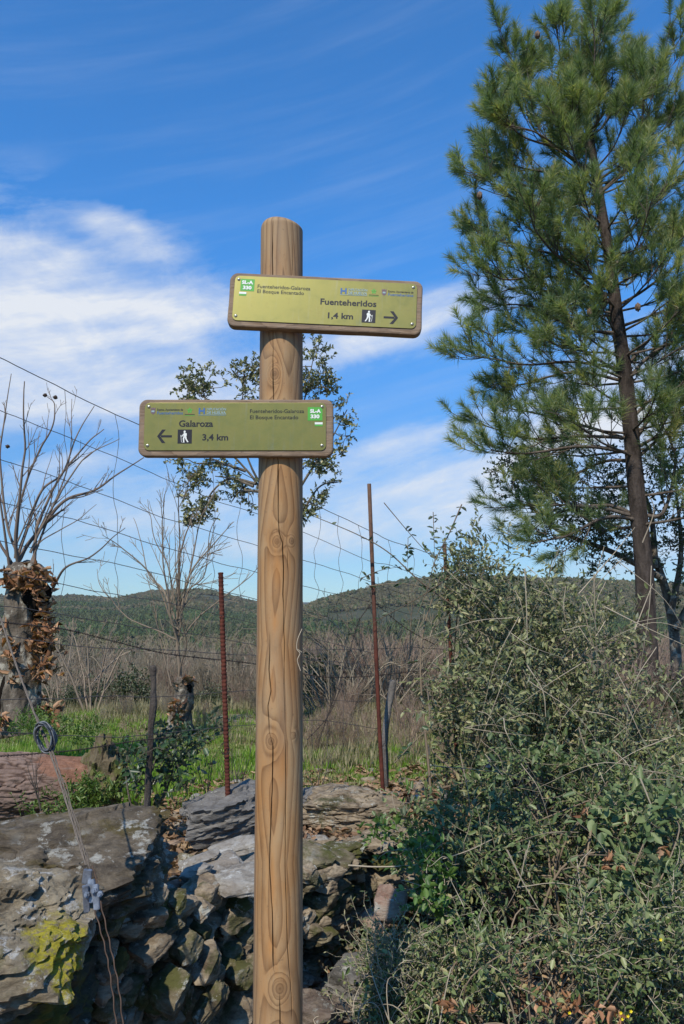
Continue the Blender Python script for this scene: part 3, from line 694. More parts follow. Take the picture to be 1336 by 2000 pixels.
def text_polys(txt, bold=0.0):
    cu = bpy.data.curves.new('t', 'FONT'); cu.body = txt; cu.size = 1.0; cu.offset = bold; cu.resolution_u = 3; cu.fill_mode = 'FRONT'
    cu.dimensions = '2D'; o = bpy.data.objects.new('t', cu); COL.objects.link(o)
    dg = bpy.context.evaluated_depsgraph_get(); dg.update(); me = bpy.data.meshes.new_from_object(o.evaluated_get(dg))
    V = [tuple(v.co)[:2] for v in me.vertices]; F = [tuple(pl.vertices) for pl in me.polygons]
    bpy.data.objects.remove(o); bpy.data.meshes.remove(me); bpy.data.curves.remove(cu)
    return V, F
class Print:
    """flat print on a plate; u right, v up in metres, thin raised ink"""
    def __init__(s): s.items = []; s.V = None; s.part('mark')
    def part(s, name): s.V = []; s.F = []; s.items.append((name, s.V, s.F))
    def poly(s, pts, lift=0.0):
        o = len(s.V); s.V += [(x, lift, y) for x, y in pts]; s.F.append(tuple(range(o, o + len(pts))))
    def rect(s, x0, y0, x1, y1, lift=0.0): s.poly([(x0, y0), (x1, y0), (x1, y1), (x0, y1)], lift)
    def text(s, txt, x0, x1, ymid, caph, bold=0.03, lift=0.0):
        s.part('lettering')
        V, F = text_polys(txt, bold); xs_ = [v[0] for v in V]; a, c = min(xs_), max(xs_)
        kx = (x1 - x0) / (c - a); ky = caph / 0.73; o = len(s.V)
        s.V += [(x0 + (v[0] - a) * kx, lift, ymid + (v[1] - 0.365) * ky) for v in V]; s.F += [tuple(i + o for i in f) for f in F]; s.part('mark')
    def build(s, name, mat, parent, M, lift):
        for nm, V_, F_ in s.items:
            if not F_: continue
            me = bpy.data.meshes.new(nm); me.from_pydata([(v[0], -lift - v[1], v[2]) for v in V_], [], F_)
            bm = bmesh.new(); bm.from_mesh(me); bmesh.ops.recalc_face_normals(bm, faces=bm.faces)
            for f in bm.faces:
                if f.normal.y > 0: f.normal_flip()
            bm.to_mesh(me); bm.free()
            o = link(nm, me, mat, parent, world=False)
K = 0.00141
def sign(centre, roll, back, w, h, plate_c, plate_w, plate_h, kind):
    bo = link('board', slab_mesh('board', w, h, 0.022, 0.030, 0.005, seed=11 if kind == 'R' else 23, wobble=0.0009), m_board, sp, world=False)
    bo.location = centre - sp.location; bo.rotation_euler = (R(-back), R(roll), 0)
    bo['label'] = 'upper rounded wooden board with arrow plate pointing right' if kind == 'R' else 'lower rounded wooden board with arrow plate pointing left'
    pl = link('plate', slab_mesh('plate', plate_w, plate_h, 0.014, 0.0025, 0.0005, seg=8), m_plate, bo, world=False)
    pl.location = (plate_c[0], -0.0025, plate_c[1])
    cx0, cz0 = plate_c; hw, hh = plate_w / 2, plate_h / 2
    T = 0.0025
    def q(dx, dy): return (cx0 + dx * K, cz0 + dy * K)
    blk, grn, wht, blu, lbl, crs = Print(), Print(), Print(), Print(), Print(), Print()
    def hiker(x, y, s, flip=1):
        blk.part('symbol_square'); blk.rect(x - s, y - s, x + s, y + s); blk.part('mark'); wht.part('hiker_symbol')
        def pg(pts): wht.poly([(x + flip * a * s, y + c * s) for a, c in pts], 0.0003)
        pg([(0.02 + 0.15 * math.cos(t), 0.68 + 0.17 * math.sin(t)) for t in np.linspace(0, 6.28, 11)[:-1]])        # head
        pg([(-0.26, 0.48), (0.08, 0.50), (0.22, 0.38), (0.16, 0.02), (-0.22, 0.02), (-0.30, 0.2)])                   # torso + pack
        pg([(0.12, 0.42), (0.24, 0.34), (0.36, 0.12), (0.55, 0.08), (0.55, 0.0), (0.28, 0.02)])                      # arm
        pg([(-0.22, 0.04), (0.04, 0.04), (-0.08, -0.34), (-0.38, -0.82), (-0.56, -0.80), (-0.30, -0.36)])            # rear leg
        pg([(-0.06, 0.04), (0.17, 0.04), (0.26, -0.30), (0.20, -0.80), (0.42, -0.84), (0.02, -0.86), (0.06, -0.30)]) # front leg
        pg([(0.52, 0.22), (0.58, 0.22), (0.46, -0.82), (0.41, -0.82)])                                              # stick
    def arrow(x, y, s, flip=1):
        f = flip; t = 0.15; blk.part('arrow')
        blk.rect(min(x - f * s, x + f * s * .5), y - t * s, max(x - f * s, x + f * s * .5), y + t * s)
        for sg in (1, -1):
            blk.poly([(x + f * s, y), (x + f * s * 0.62, y - sg * t * s * 0.2), (x - f * s * 0.15, y + sg * s * 0.93), (x + f * s * 0.35, y + sg * s * 0.93)])
    grn.part('route_mark')
    if kind == 'R':
        gx0, gy0 = q(-153, 27.5); grn.rect(gx0 - 13.5 * K, gy0 - 12.5 * K, gx0 + 13.5 * K, gy0 + 12.5 * K)
        wht.text('SL-A', gx0 - 11 * K, gx0 + 11 * K, gy0 + 5.5 * K, 7.0 * K, 0.05, 0.0003); wht.text('330', gx0 - 8.5 * K, gx0 + 8.5 * K, gy0 - 5.5 * K, 7.0 * K, 0.05, 0.0003)
        wx, wy = q(-161, 10.5); wht.part('waymark_stripe'); wht.rect(wx - 7 * K, wy - 2 * K, wx + 7 * K, wy + 2 * K); grn.part('waymark_stripe'); grn.rect(wx - 7 * K, wy - 5.5 * K, wx + 7 * K, wy - 2.1 * K)
        x0, y0 = q(-133, 18.5); blk.text('Fuenteheridos-Galaroza', x0, x0 + 103 * K, y0 + 0.011, 7.6 * K, 0.008)
        blk.text('El Bosque Encantado', x0, x0 + 91 * K, y0 - 0.0055 + 0.002, 7.6 * K, 0.008)
        x0, y0 = q(-9, 1); blk.text('Fuenteheridos', x0, x0 + 109 * K, y0, 12.6 * K, 0.024)
        x0, y0 = q(7, -27); blk.text('1,4 km', x0, x0 + 49 * K, y0, 12.2 * K, 0.026)
        hx, hy = q(86, -25.5); hiker(hx, hy, 13.3 * K); ax, ay = q(129, -26); arrow(ax, ay, 14 * K)
        lx, ly = q(35, 24.5)
        ex, ey = q(94, 26.5); kx_, ky_ = q(114, 25.5); sgn = 1
    else:
        gx0, gy0 = q(152, 24.5); grn.rect(gx0 - 14 * K, gy0 - 13 * K, gx0 + 14 * K, gy0 + 13 * K)
        wht.text('SL-A', gx0 - 9.5 * K, gx0 + 11 * K, gy0 + 5.5 * K, 7.0 * K, 0.05, 0.0003); wht.text('330', gx0 - 8.5 * K, gx0 + 8.5 * K, gy0 - 5.0 * K, 7.0 * K, 0.05, 0.0003)
        wx, wy = q(159, 6.0); wht.part('waymark_stripe'); wht.rect(wx - 7.5 * K, wy - 2 * K, wx + 7.5 * K, wy + 2 * K); grn.part('waymark_stripe'); grn.rect(wx - 7.5 * K, wy - 5.5 * K, wx + 7.5 * K, wy - 2.1 * K)
        x0, y0 = q(28, 24); blk.text('Fuenteheridos-Galaroza', x0, x0 + 103 * K, y0 + 6 * K, 7.6 * K, 0.008)
        blk.text('El Bosque Encantado', x0, x0 + 92 * K, y0 - 6 * K, 7.6 * K, 0.008)
        x0, y0 = q(-107, 6); blk.text('Galaroza', x0, x0 + 65 * K, y0, 12.6 * K, 0.024)
        x0, y0 = q(-62, -20.5); blk.text('3,4 km', x0, x0 + 49 * K, y0, 12.2 * K, 0.026)
        hx, hy = q(-95.5, -19.5); hiker(hx, hy, 13.5 * K, -1); ax, ay = q(-134, -19); arrow(ax, ay, 14 * K, -1)
        lx, ly = q(-64, 30); ex, ey = q(-87, 31); kx_, ky_ = q(-157, 30); sgn = -1
    # blue H mark with pale lettering
    blu.part('logo_mark'); lbl.part('logo_line')
    blu.rect(lx - 6 * K, ly - 6 * K, lx - 3 * K, ly + 6 * K); blu.rect(lx + 3 * K, ly - 6 * K, lx + 6 * K, ly + 6 * K); blu.rect(lx - 3 * K, ly - 1.4 * K, lx + 3 * K, ly + 1.8 * K)
    lbl.rect(lx - 6.5 * K, ly - 8.4 * K, lx + 46 * K, ly - 7.4 * K)
    lbl.text('DIPUTACIÓN', lx + 9.5 * K, lx + 46 * K, ly + 3.5 * K, 5.0 * K, 0.02); lbl.text('DE HUELVA', lx + 9.5 * K, lx + 46 * K, ly - 3.3 * K, 5.6 * K, 0.03)
    # green leaf emblem
    grn.part('emblem'); blk.part('emblem_line')
    for a_ in (90, 162, 18, 234, 306):
        c_, s_ = math.cos(R(a_)), math.sin(R(a_)); pr_ = [(ex + (c_ * l_ - s_ * w_) * K, ey + (s_ * l_ + c_ * w_) * K) for l_, w_ in ((0.5, 0), (3, 1.7), (6, 0), (3, -1.7))]
        grn.poly(pr_)
    blk.rect(ex - 9.5 * K, ey - 8.2 * K, ex + 9.5 * K, ey - 7.2 * K); grn.rect(ex - 9.5 * K, ey - 10.2 * K, ex + 9.5 * K, ey - 9.4 * K)
    # coat of arms and council name
    crs.part('coat_of_arms'); lbl.part('coat_of_arms')
    crs.poly([(kx_ - 4.5 * K, ky_ + 2.5 * K), (kx_ + 4.5 * K, ky_ + 2.5 * K), (kx_ + 4.5 * K, ky_ - 3 * K), (kx_, ky_ - 7 * K), (kx_ - 4.5 * K, ky_ - 3 * K)])
    crs.poly([(kx_ - 4.5 * K, ky_ + 3.2 * K), (kx_ + 4.5 * K, ky_ + 3.2 * K), (kx_ + 5 * K, ky_ + 7 * K), (kx_ + 2 * K, ky_ + 5 * K), (kx_, ky_ + 7.6 * K), (kx_ - 2 * K, ky_ + 5 * K), (kx_ - 5 * K, ky_ + 7 * K)])
    lbl.rect(kx_ - 2.8 * K, ky_ - 2.5 * K, kx_ + 2.8 * K, ky_ + 1.0 * K, 0.0003)
    blk.text('Excmo. Ayuntamiento de', kx_ + 8 * K, kx_ + 57 * K, ky_ + 2.8 * K, 4.4 * K, 0.015); blu.text('Fuenteheridos', kx_ + 8 * K, kx_ + 57 * K, ky_ - 3.6 * K, 6.0 * K, 0.01)
    for pr_, nm, mt, lf in ((blk, 'black_lettering', m_black, T + 0.0004), (grn, 'green_print', m_green, T + 0.0004), (wht, 'white_print', m_white, T + 0.0008), (blu, 'blue_lettering', m_blue, T + 0.0004), (lbl, 'pale_lettering', m_lblue, T + 0.0007), (crs, 'crest', m_crest, T + 0.0004)):
        pr_.build(nm, mt, bo, None, lf)
    for k, (ux, uz) in enumerate(((-hw + .011, hh - .011), (-hw + .010, -hh + .013), (hw - .011, -hh + .013), (hw - .011, hh - .011))):
        bm = bmesh.new(); 
        bmesh.ops.create_uvsphere(bm, u_segments=14, v_segments=7, radius=0.0046, matrix=Matrix.Translation((ux + cx0, -T, uz + cz0)) @ Matrix.Diagonal((1, 0.55, 1, 1)))
        me = bpy.data.meshes.new('screw'); bm.to_mesh(me); bm.free(); me.materials.append(m_screw); me.materials.append(m_slot)
        for pl_ in me.polygons:
            pl_.use_smooth = True; c = pl_.center
            if math.hypot(c.x - ux - cx0, c.z - uz - cz0) < 0.0021: pl_.material_index = 1
        link('screw', me, None, bo, world=False)
    return bo
c1 = P(635.5, 592.5, 2.022); b1 = sign(c1, 2.8, 3.0, 0.532, 0.158, (-0.001, 0.003), 0.503, 0.131, 'R')
c2 = P(461, 835.5, 2.020); b2 = sign(c2, 0.0, -1.0, 0.524, 0.157, (-0.002, 0.003), 0.488, 0.130, 'L')
V, F, a = tubes([(spline([P(*q) for q in ((590, 1228, 2.045), (581, 1250, 2.043), (580, 1268, 2.043), (586, 1276, 2.043), (581, 1290, 2.043), (587, 1310, 2.044))], 30), np.full(30, .0009)), (spline([P(*q) for q in ((581, 1268, 2.042), (590, 1274, 2.046))], 6), np.full(6, .0008))], 5)
link('dry_strand', npmesh('dry_strand', V, F, var=a), plain('pale_fibre', (0.50, 0.42, 0.30), .8), sp, label='pale dry plant strand clinging to the post')
# ------------------------------------------------------------------ stones
def rock_material(name, c1, c2, c3, lichen=(0.42, 0.42, 0.36), lich=0.56, moss=None, moss_at=0.5, yellow=None, strata=9.0, bump=0.8):
    m, g, b = material(name, 0.85, 0.25)
    tc = g.obj_coord(); off = g.m('MULTIPLY', g.rand(), 37.0)
    p = g.vmath('ADD', g.pos(), g.comb(off, off, 0.0))
    n1 = g.noise(g.mapping(p, scale=(1, 1, 2.2)), strata, 8, 0.68, 0.8); n2 = g.noise(p, 26, 6, 0.7)
    base = g.mix(g.rng(g.rand(), 0.2, 0.9), c1, c2)
    col = g.mix(g.rng(n1, 0.38, 0.62), base, c3)
    col = g.mix(g.rng(n2, 0.5, 0.75, 0, 0.6), col, g.mix(1.0, col, (0.42, 0.38, 0.33), 'MULTIPLY'))
    if moss:
        mm = g.rng(g.noise(p, 5.5, 6, 0.7), moss_at, moss_at + 0.09); col = g.mix(g.m('MULTIPLY', mm, 0.85), col, moss)
    l = g.noise(p, 13, 8, 0.72); lw = g.m('MULTIPLY', g.rng(l, lich, lich + 0.05), g.rng(g.noise(p, 3.2, 2), 0.42, 0.55))
    col = g.mix(g.m('MULTIPLY', lw, 0.9), col, lichen)
    if yellow:
        yc, yr = yellow
        d = g.new('ShaderNodeVectorMath', operation='DISTANCE'); g.l.new(g.pos(), d.inputs[0]); d.inputs[1].default_value = yc
        yw = g.rng(g.m('ADD', d.outputs['Value'], g.m('MULTIPLY', g.m('SUBTRACT', g.noise(p, 16, 5, 0.7), 0.5), yr * 1.6)), yr * 0.75, yr, 0.92, 0.0)
        yw = g.m('MULTIPLY', yw, g.rng(g.noise(p, 55, 8, .8), .40, .50)); col = g.mix(yw, col, g.mix(n2, (0.26, 0.22, 0.012), (0.50, 0.44, 0.03)))
    flk = g.noise(g.mapping(p, rot=(0.2, 0.35, 0), scale=(1, 1, 4.5)), 17, 8, 0.75)
    h = g.m('ADD', g.m('ADD', g.m('MULTIPLY', n1, .7), g.m('MULTIPLY', flk, 0.9)), g.m('MULTIPLY', g.noise(p, 110, 5, 0.75), 0.25))
    g.set(b.inputs['Base Color'], g.mix(g.rng(flk, .38, .52, .55, 0.0), col, g.mix(1.0, col, (.35, .31, .26), 'MULTIPLY')))
    g.set(b.inputs['Normal'], g.bump(h, bump, 0.018))
    return m
LIME = (0.16, 0.15, 0.04)
m_rock = rock_material('wall_schist', (0.09, 0.068, 0.044), (0.215, 0.165, 0.11), (0.38, 0.31, 0.215), moss=(0.055, 0.06, 0.018), moss_at=0.54)
m_rockmoss = rock_material('mossy_schist', (0.085, 0.066, 0.04), (0.14, 0.115, 0.07), (0.24, 0.205, 0.13), moss=(0.07, 0.075, 0.015), moss_at=0.47)
m_slabp = rock_material('pale_slate', (0.30, 0.29, 0.26), (0.40, 0.38, 0.33), (0.24, 0.21, 0.17), lichen=(0.5, 0.5, 0.46))
m_redstone = rock_material('reddish_stone', (0.25, 0.14, 0.10), (0.30, 0.20, 0.14), (0.36, 0.29, 0.22))
m_greyrock = rock_material('grey_rock', (0.115, 0.11, 0.10), (0.15, 0.14, 0.125), (0.22, 0.21, 0.19), lich=0.6)
def ico(sub):
    bm = bmesh.new(); bmesh.ops.create_icosphere(bm, subdivisions=sub, radius=1.0); bm.verts.ensure_lookup_table()
    V = np.array([v.co[:] for v in bm.verts]); F = np.array([[v.index for v in f.verts] for f in bm.faces]); bm.free(); return V, F
ICO = {k: ico(k) for k in (2, 3, 4, 5, 6)}
def worley(p):
    i = np.floor(p).astype(np.int64); d1 = np.full(p.shape[:-1], 9.0); d2 = d1.copy(); idv = np.zeros_like(d1)
    for a in (-1, 0, 1):
        for b_ in (-1, 0, 1):
            for c in (-1, 0, 1):
                j = i + [a, b_, c]; h1 = _hash(j[..., 0], j[..., 1], j[..., 2]); h2 = _hash(j[..., 0] + 31, j[..., 1], j[..., 2]); h3 = _hash(j[..., 0], j[..., 1] + 57, j[..., 2])
                d = np.linalg.norm(p - (j + np.stack([h1, h2, h3], -1)), axis=-1); u = d < d1
                d2 = np.where(u, d1, np.minimum(d2, d)); idv = np.where(u, h1, idv); d1 = np.where(u, d, d1)
    return d1, d2 - d1, idv
def rock_shape(seed, sub=4, dims=(1, 1, 1), planes=11, rough=0.06, layers=0.5, sharp=0.9):
    """angular rock: radial form of a random convex block, with flaky relief along its bedding"""
    rs = np.random.default_rng(seed); D, F = ICO[sub]
    N = [norm(rs.normal(size=3) * [1, 1, .8]) for _ in range(planes + 3)]; d = [rs.uniform(0.72, 1.0) for _ in N]
    for a in ((1, 0, 0), (-1, 0, 0), (0, 1, 0), (0, -1, 0), (0, 0, 1), (0, 0, -1)):
        N.append(norm(np.array(a, float) + rs.normal(size=3) * 0.16)); d.append(rs.uniform(0.78, 0.92))
    N = np.array(N); d = np.array(d); q = D @ N.T
    r = np.where(q > 1e-3, d / np.maximum(q, 1e-3), 1e9); rs_ = np.sort(r, axis=1); rmin = rs_[:, 0]
    V = D * rmin[:, None]
    k = rough * 0.9
    fl = fbm(V * np.array([2.4, 2.4, 7.5]) + seed * 3.1, 4, 0.6)
    wp = V + 0.10 * np.stack([fbm(V * 2.1 + seed, 2), fbm(V * 2.1 + seed + 5, 2), fbm(V * 2.1 + seed + 9, 2)], -1)
    _, e1, id1 = worley(wp * np.array([1.7, 1.7, 4.2]) + seed * 1.9)
    disp = (id1 - .5) * k * 2.2 - 0.5 * k * (1 - sstep(0, .07, e1))
    if sub >= 5:
        _, e2, id2 = worley(wp * np.array([4.6, 4.6, 12]) + seed * 1.3); disp = disp + (id2 - .5) * k * .85 - .22 * k * (1 - sstep(0, .10, e2))
    V = V + D * (fbm(V * 1.6 + seed * 1.3, 3, 0.5) * k * 0.8 + fl * k * 0.22 + disp)[:, None]
    if layers:
        z = V[:, 2] * 4.2 + 0.9 * fbm(V * 1.2 + seed, 2); st = z - np.floor(z)
        V[:, :2] *= (1 + ((sstep(0.0, 0.12, st) * (1 - st)) - 0.4)[:, None] * 0.075 * layers)
    return V * np.array(dims) * 0.52, F
def rot_m(rx=0, ry=0, rz=0):
    return np.array(Matrix.Rotation(R(rz), 3, 'Z') @ Matrix.Rotation(R(ry), 3, 'Y') @ Matrix.Rotation(R(rx), 3, 'X'))
def rock_obj(name, V, F, loc, mat, parent, rot=None, **kw):
    if rot is not None: V = V @ rot.T
    me = npmesh(name, V, F, smooth=True); me.materials.append(mat)
    me.set_sharp_from_angle(angle=R(38))
    o = bpy.data.objects.new(name, me); COL.objects.link(o)
    if parent is not None: o.parent = parent; o.location = Vector(loc) - parent.location
    else: o.location = loc
    return tag(o, **kw)
wall = empty('stone_wall', (-0.4, 3.0, 0), label='rough dry-stone wall of tilted lichened schist running behind the signpost to the bush', cat='wall')
rng = random.Random(5); cnt = 0
t = 1.25
seglen = [float(np.linalg.norm(WALL[i + 1] - WALL[i])) for i in range(len(WALL) - 1)]
rowz = 0.0; row = 0
shapes = [rock_shape(300 + k, 3, planes=9, rough=0.07) for k in range(14)]
while rowz < 0.74:
    hh = rng.uniform(0.05, 0.08); t = 1.1 + rng.uniform(0, 0.1)
    while t < 8.2:
        i = int(t); Lst = rng.uniform(0.08, 0.17) * (0.75 if rng.random() < .4 else 1.0); dt = Lst / seglen[i]
        xy, wt = wall_xy(t + dt * 0.5); nxt, _ = wall_xy(min(t + dt * 0.5 + 0.02, 8.9)); dirv = nxt - xy; ang = math.degrees(math.atan2(dirv[1], dirv[0]))
        t += dt * rng.uniform(0.78, 0.95)
        if rowz + hh * 0.5 > wt - 0.015: continue
        lean = 1 - min(1, max(0, (t - 4.4) / 1.0))        # stones lie slanting on the left part, level further right
        thick = hh * rng.uniform(0.75, 1.25); depth = rng.uniform(0.18, 0.30)
        V, F = rock_shape(1000 + cnt, 4 if t < 6.6 else 3, (Lst * 1.25, depth, thick * 1.15), planes=6, rough=0.07, layers=0.6)
        tilt = -(lean * rng.gauss(34, 14) + (1 - lean) * rng.gauss(3, 7))
        M = rot_m(rng.gauss(0, 9), tilt, ang + rng.gauss(0, 11))
        back = rng.uniform(0.03, 0.16) + rowz * 0.12 + 0.16 * max(0, 1 - abs(t - 2.0) / 1.4)
        nrm = np.array([-dirv[1], dirv[0]]); nrm /= np.linalg.norm(nrm)
        loc = (xy[0] + nrm[0] * back, xy[1] + nrm[1] * back, rowz + hh * 0.5 + rng.uniform(-.015, .015) - 0.01)
        rock_obj('stone', V, F, loc, m_rockmoss if rng.random() < (0.30 if lean > .5 else 0.55) else m_rock, wall, M); cnt += 1
    rowz += hh * 0.82; row += 1
# a few larger stones that stand out in the face and on the top
for (px, py, Y, L, D, H, tilt, mt) in ((400, 1745, 2.82, .20, .2, .13, -32, 0), (450, 1790, 2.86, .15, .16, .10, -25, 0), (350, 1770, 2.62, .17, .16, .07, -12, 0), (285, 1790, 2.42, .16, .16, .08, 10, 0), (300, 1850, 2.40, .15, .14, .08, -30, 0),
                                     (400, 1880, 2.58, .18, .16, .10, -48, 0), (365, 1850, 2.52, .14, .14, .09, -40, 1), (470, 1975, 2.70, .15, .14, .09, -50, 0), (410, 1960, 2.52, .20, .16, .08, -45, 1), (470, 1905, 2.72, .13, .14, .09, -45, 1), (330, 1930, 2.40, .16, .16, .08, -35, 1),
                                     (630, 1708, 3.50, .19, .18, .10, -6, 0), (660, 1685, 3.62, .2, .2, .07, 0, 1), (625, 1760, 3.48, .16, .16, .09, 0, 1), (625, 1825, 3.42, .15, .16, .09, 0, 1), (665, 1760, 3.62, .13, .16, .10, 5, 1)):
    V, F = rock_shape(2000 + cnt, 4, (L * 0.80, D * .8, H * 0.85), planes=7, rough=0.06, layers=0.6); loc = P(px, py, Y + (.10 if px < 520 else .03))
    rock_obj('stone', V, F, loc, (m_rock, m_rockmoss)[mt], wall, rot_m(rng.gauss(0, 6), tilt, 45 + rng.gauss(0, 12))); cnt += 1
for k in range(120):
    px, py = rng.uniform(195, 500), rng.uniform(1740, 2010)
    if rng.random() < .3: px, py = rng.uniform(590, 700), rng.uniform(1680, 1860)
    if px < 250 and py < 1780: continue
    # depth of the wall face on this bearing
    xr = (px - 668) / FPX / (math.cos(R(PITCH)) - (1000 - py) / FPX * math.sin(R(PITCH))); best = None
    for q_ in np.arange(1.2, 7.5, .02):
        w_, t_ = wall_xy(q_)
        if best is None or abs(w_[0] / w_[1] - xr) < best[0]: best = (abs(w_[0] / w_[1] - xr), w_[1])
    L = rng.uniform(.055, .115); H = rng.uniform(.022, .05); V, F = rock_shape(3000 + k, 4, (L, rng.uniform(.08, .12), H * 1.3), planes=6, rough=0.05, layers=0.6)
    ln = 1 if px < 520 else .1
    rock_obj('stone', V, F, P(px, py, best[1] + rng.uniform(-.03, .04)), m_rock if rng.random() < .62 else m_rockmoss, wall, rot_m(rng.gauss(8, 9), -(ln * rng.gauss(38, 14)), 55 + rng.gauss(0, 15))); cnt += 1
# pale slabs lying on the wall head
for (px, py, Y, L, D, H, rz, tx) in ((455, 1655, 3.30, .20, .13, .030, 10, 8), (430, 1690, 3.10, .17, .13, .028, 30, 12), (470, 1712, 3.00, .22, .16, .035, 16, 14), (478, 1725, 2.92, .18, .14, .04, 20, 10), (395, 1678, 3.15, .14, .12, .03, -20, 5), (385, 1700, 3.0, .1, .1, .03, -20, 5), (500, 1690, 3.15, .16, .12, .03, 5, 10), (610, 1660, 3.75, .1, .1, .03, -20, 5), (652, 1674, 3.72, .1, .1, .03, -20, 5)):
    V, F = rock_shape(2600 + cnt, 4, (L * 1.15, D * 1.1, H * 1.3), planes=7, rough=0.04, layers=0.3); loc = P(px, py, Y)
    rock_obj('slab', V, F, loc, m_slabp, wall, rot_m(tx, -8 + rng.gauss(0, 5), rz), label='pale flat slab lying on the wall head'); cnt += 1
V, F = rock_shape(2701, 4, (0.42, 0.16, 0.05), planes=6, rough=0.03, layers=0.5)
rock_obj('slab', V, F, P(640, 1650, 3.95), rock_material('tan_slab', (0.33, 0.26, 0.17), (0.33, 0.26, 0.17), (0.24, 0.19, 0.13), lich=0.7), wall, rot_m(4, 0, 4), label='long tan slab lying level on the wall head')

# big capping boulders, left
YL = P(110, 1880, 1.93)
m_bould1 = rock_material('lichened_boulder_stone', (0.21, 0.17, 0.115), (0.21, 0.17, 0.115), (0.075, 0.058, 0.038), lichen=(0.40, 0.39, 0.33), lich=0.545, moss=(0.10, 0.075, 0.022), moss_at=0.53, strata=6, bump=1.0)
m_bould2 = rock_material('yellow_lichened_boulder_stone', (0.36, 0.30, 0.20), (0.36, 0.30, 0.20), (0.15, 0.115, 0.07), lichen=(0.52, 0.50, 0.44), lich=0.545, moss=(0.14, 0.13, 0.055), moss_at=0.56, yellow=(tuple(YL), 0.12), strata=7, bump=1.0)
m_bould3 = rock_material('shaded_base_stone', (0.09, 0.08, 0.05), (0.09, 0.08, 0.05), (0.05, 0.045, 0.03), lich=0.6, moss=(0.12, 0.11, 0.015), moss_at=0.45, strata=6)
def boulder(px, py, Y, dims, seed, mat, rot, label, sub=6, rough=0.085):
    V, F = rock_shape(seed, sub, dims, planes=10, rough=rough, layers=0.7, sharp=0.93)
    V = V + norm(V) * (fbm(V * 22 + seed, 4, 0.6)[:, None] * 0.007)
    return rock_obj('boulder', V, F, P(px, py, Y), mat, None, rot_m(*rot), label=label, category='boulder')
def tagkw(o, **k): return o
def rock_obj2(*a, **k): return None
for args in ((72, 1722, 2.52, (0.82, 0.60, 0.29), 51, m_bould1, (10, 4, 12), 'broad grey-brown capping boulder spotted with white lichen, behind the steel clamp'),
             (-62, 1815, 2.02, (0.60, 0.50, 0.28), 64, m_bould2, (6, 2, -4), 'pale capping boulder at the lower left with a bright yellow lichen patch'),
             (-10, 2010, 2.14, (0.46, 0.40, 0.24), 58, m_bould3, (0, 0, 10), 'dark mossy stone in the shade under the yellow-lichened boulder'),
             (440, 1588, 3.75, (0.46, 0.34, 0.22), 71, m_greyrock, (0, -12, 20), 'dark blue-grey rock sitting behind the taller red rod foot'),
             (680, 1590, 4.35, (0.60, 0.36, 0.24), 77, m_rock, (4, 3, 5), 'broad light brown rock on the wall bank right of the signpost'),
             (620, 1575, 4.6, (0.35, 0.3, 0.2), 79, m_greyrock, (4, 3, 5), 'dark grey rock half hidden by the signpost, against the grass'),
             (705, 1935, 3.30, (0.34, 0.3, 0.24), 83, m_greyrock, (0, 0, 30), 'smooth rounded grey rock on the path under the bush'),
             (590, 1990, 2.95, (0.3, 0.3, 0.16), 85, rock_material('brown_rock', (0.12, 0.085, 0.065), (0.12, 0.085, 0.065), (0.2, 0.16, 0.12)), (0, 0, 60), 'brown rough rock at the foot of the signpost'),
             (1010, 1500, 5.2, (0.5, 0.4, 0.25), 88, m_greyrock, (0, 8, 60), 'grey rock glimpsed through the right-hand bush')):
    px, py, Y, dims, seed, mat, rot, label = args
    V, F = rock_shape(seed, 6 if dims[0] > .5 else 5, dims, planes=9, rough=0.085, layers=0.6, sharp=0.90)
    V = V + norm(V) * (fbm(V * np.array([12, 12, 38]) + seed, 4, 0.62)[:, None] * 0.005)
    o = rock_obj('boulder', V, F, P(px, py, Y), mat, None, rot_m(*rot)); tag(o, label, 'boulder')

# rubble, leaf litter
lit = []
stone_src = []
for k in range(6):
    V, F = rock_shape(500 + k, 2, (0.09, 0.06, 0.035), planes=6, rough=0.08, layers=0.2)
    me = npmesh('chip', V, F, smooth=False); me.materials.append((m_redstone, m_slabp, m_rock)[k % 3]); stone_src.append(me)
m_dry = leaf_material('dry_leaves', [(0.0, (0.14, 0.075, 0.040)), (0.5, (0.27, 0.155, 0.085)), (1.0, (0.42, 0.29, 0.17))], trans=0.1, rough=0.7)
def dryclump(seed, n=9, r=0.07):
    rs = np.random.default_rng(seed); p0 = np.concatenate([rs.uniform(-r, r, (n, 2)), rs.uniform(0.004, 0.03, (n, 1))], 1)
    ax = rs.normal(size=(n, 3)) * [1, 1, 0.3]; V, F = leaves(p0, ax, rs.normal(size=(n, 3)) * 0.5 + [0, 0, 1], rs.uniform(.035, .085, n), rs.uniform(.015, .032, n), 0.3, 0.2)
    me = npmesh('dry', V, F, var=np.repeat(rs.random(n), 6)); me.materials.append(m_dry); return me
dsrc = [dryclump(600 + k) for k in range(5)]
n = 9000; lx_ = RNG.uniform(-3, 4, n); ly_ = 1.2 + RNG.random(n) * 5.5; dwl, _ = wall_dist(lx_, ly_)
ok = ((dwl > 0.22) & (dwl < 2.0)) | (dwl < -0.02); ok &= ~((dwl > 1.3) & (RNG.random(n) < 0.6))
lx_, ly_, dwl = lx_[ok], ly_[ok], dwl[ok]; kind = RNG.random(len(lx_))
isst = kind < 0.42
zz_ = terr(lx_, ly_)
instancer('loose_stone_chips', np.stack([lx_, ly_, zz_ + 0.008], -1)[isst], RNG.uniform(0.35, 1.5, isst.sum()), RNG.uniform(0, 6.28, isst.sum()), RNG.integers(0, 6, isst.sum()), stone_src)
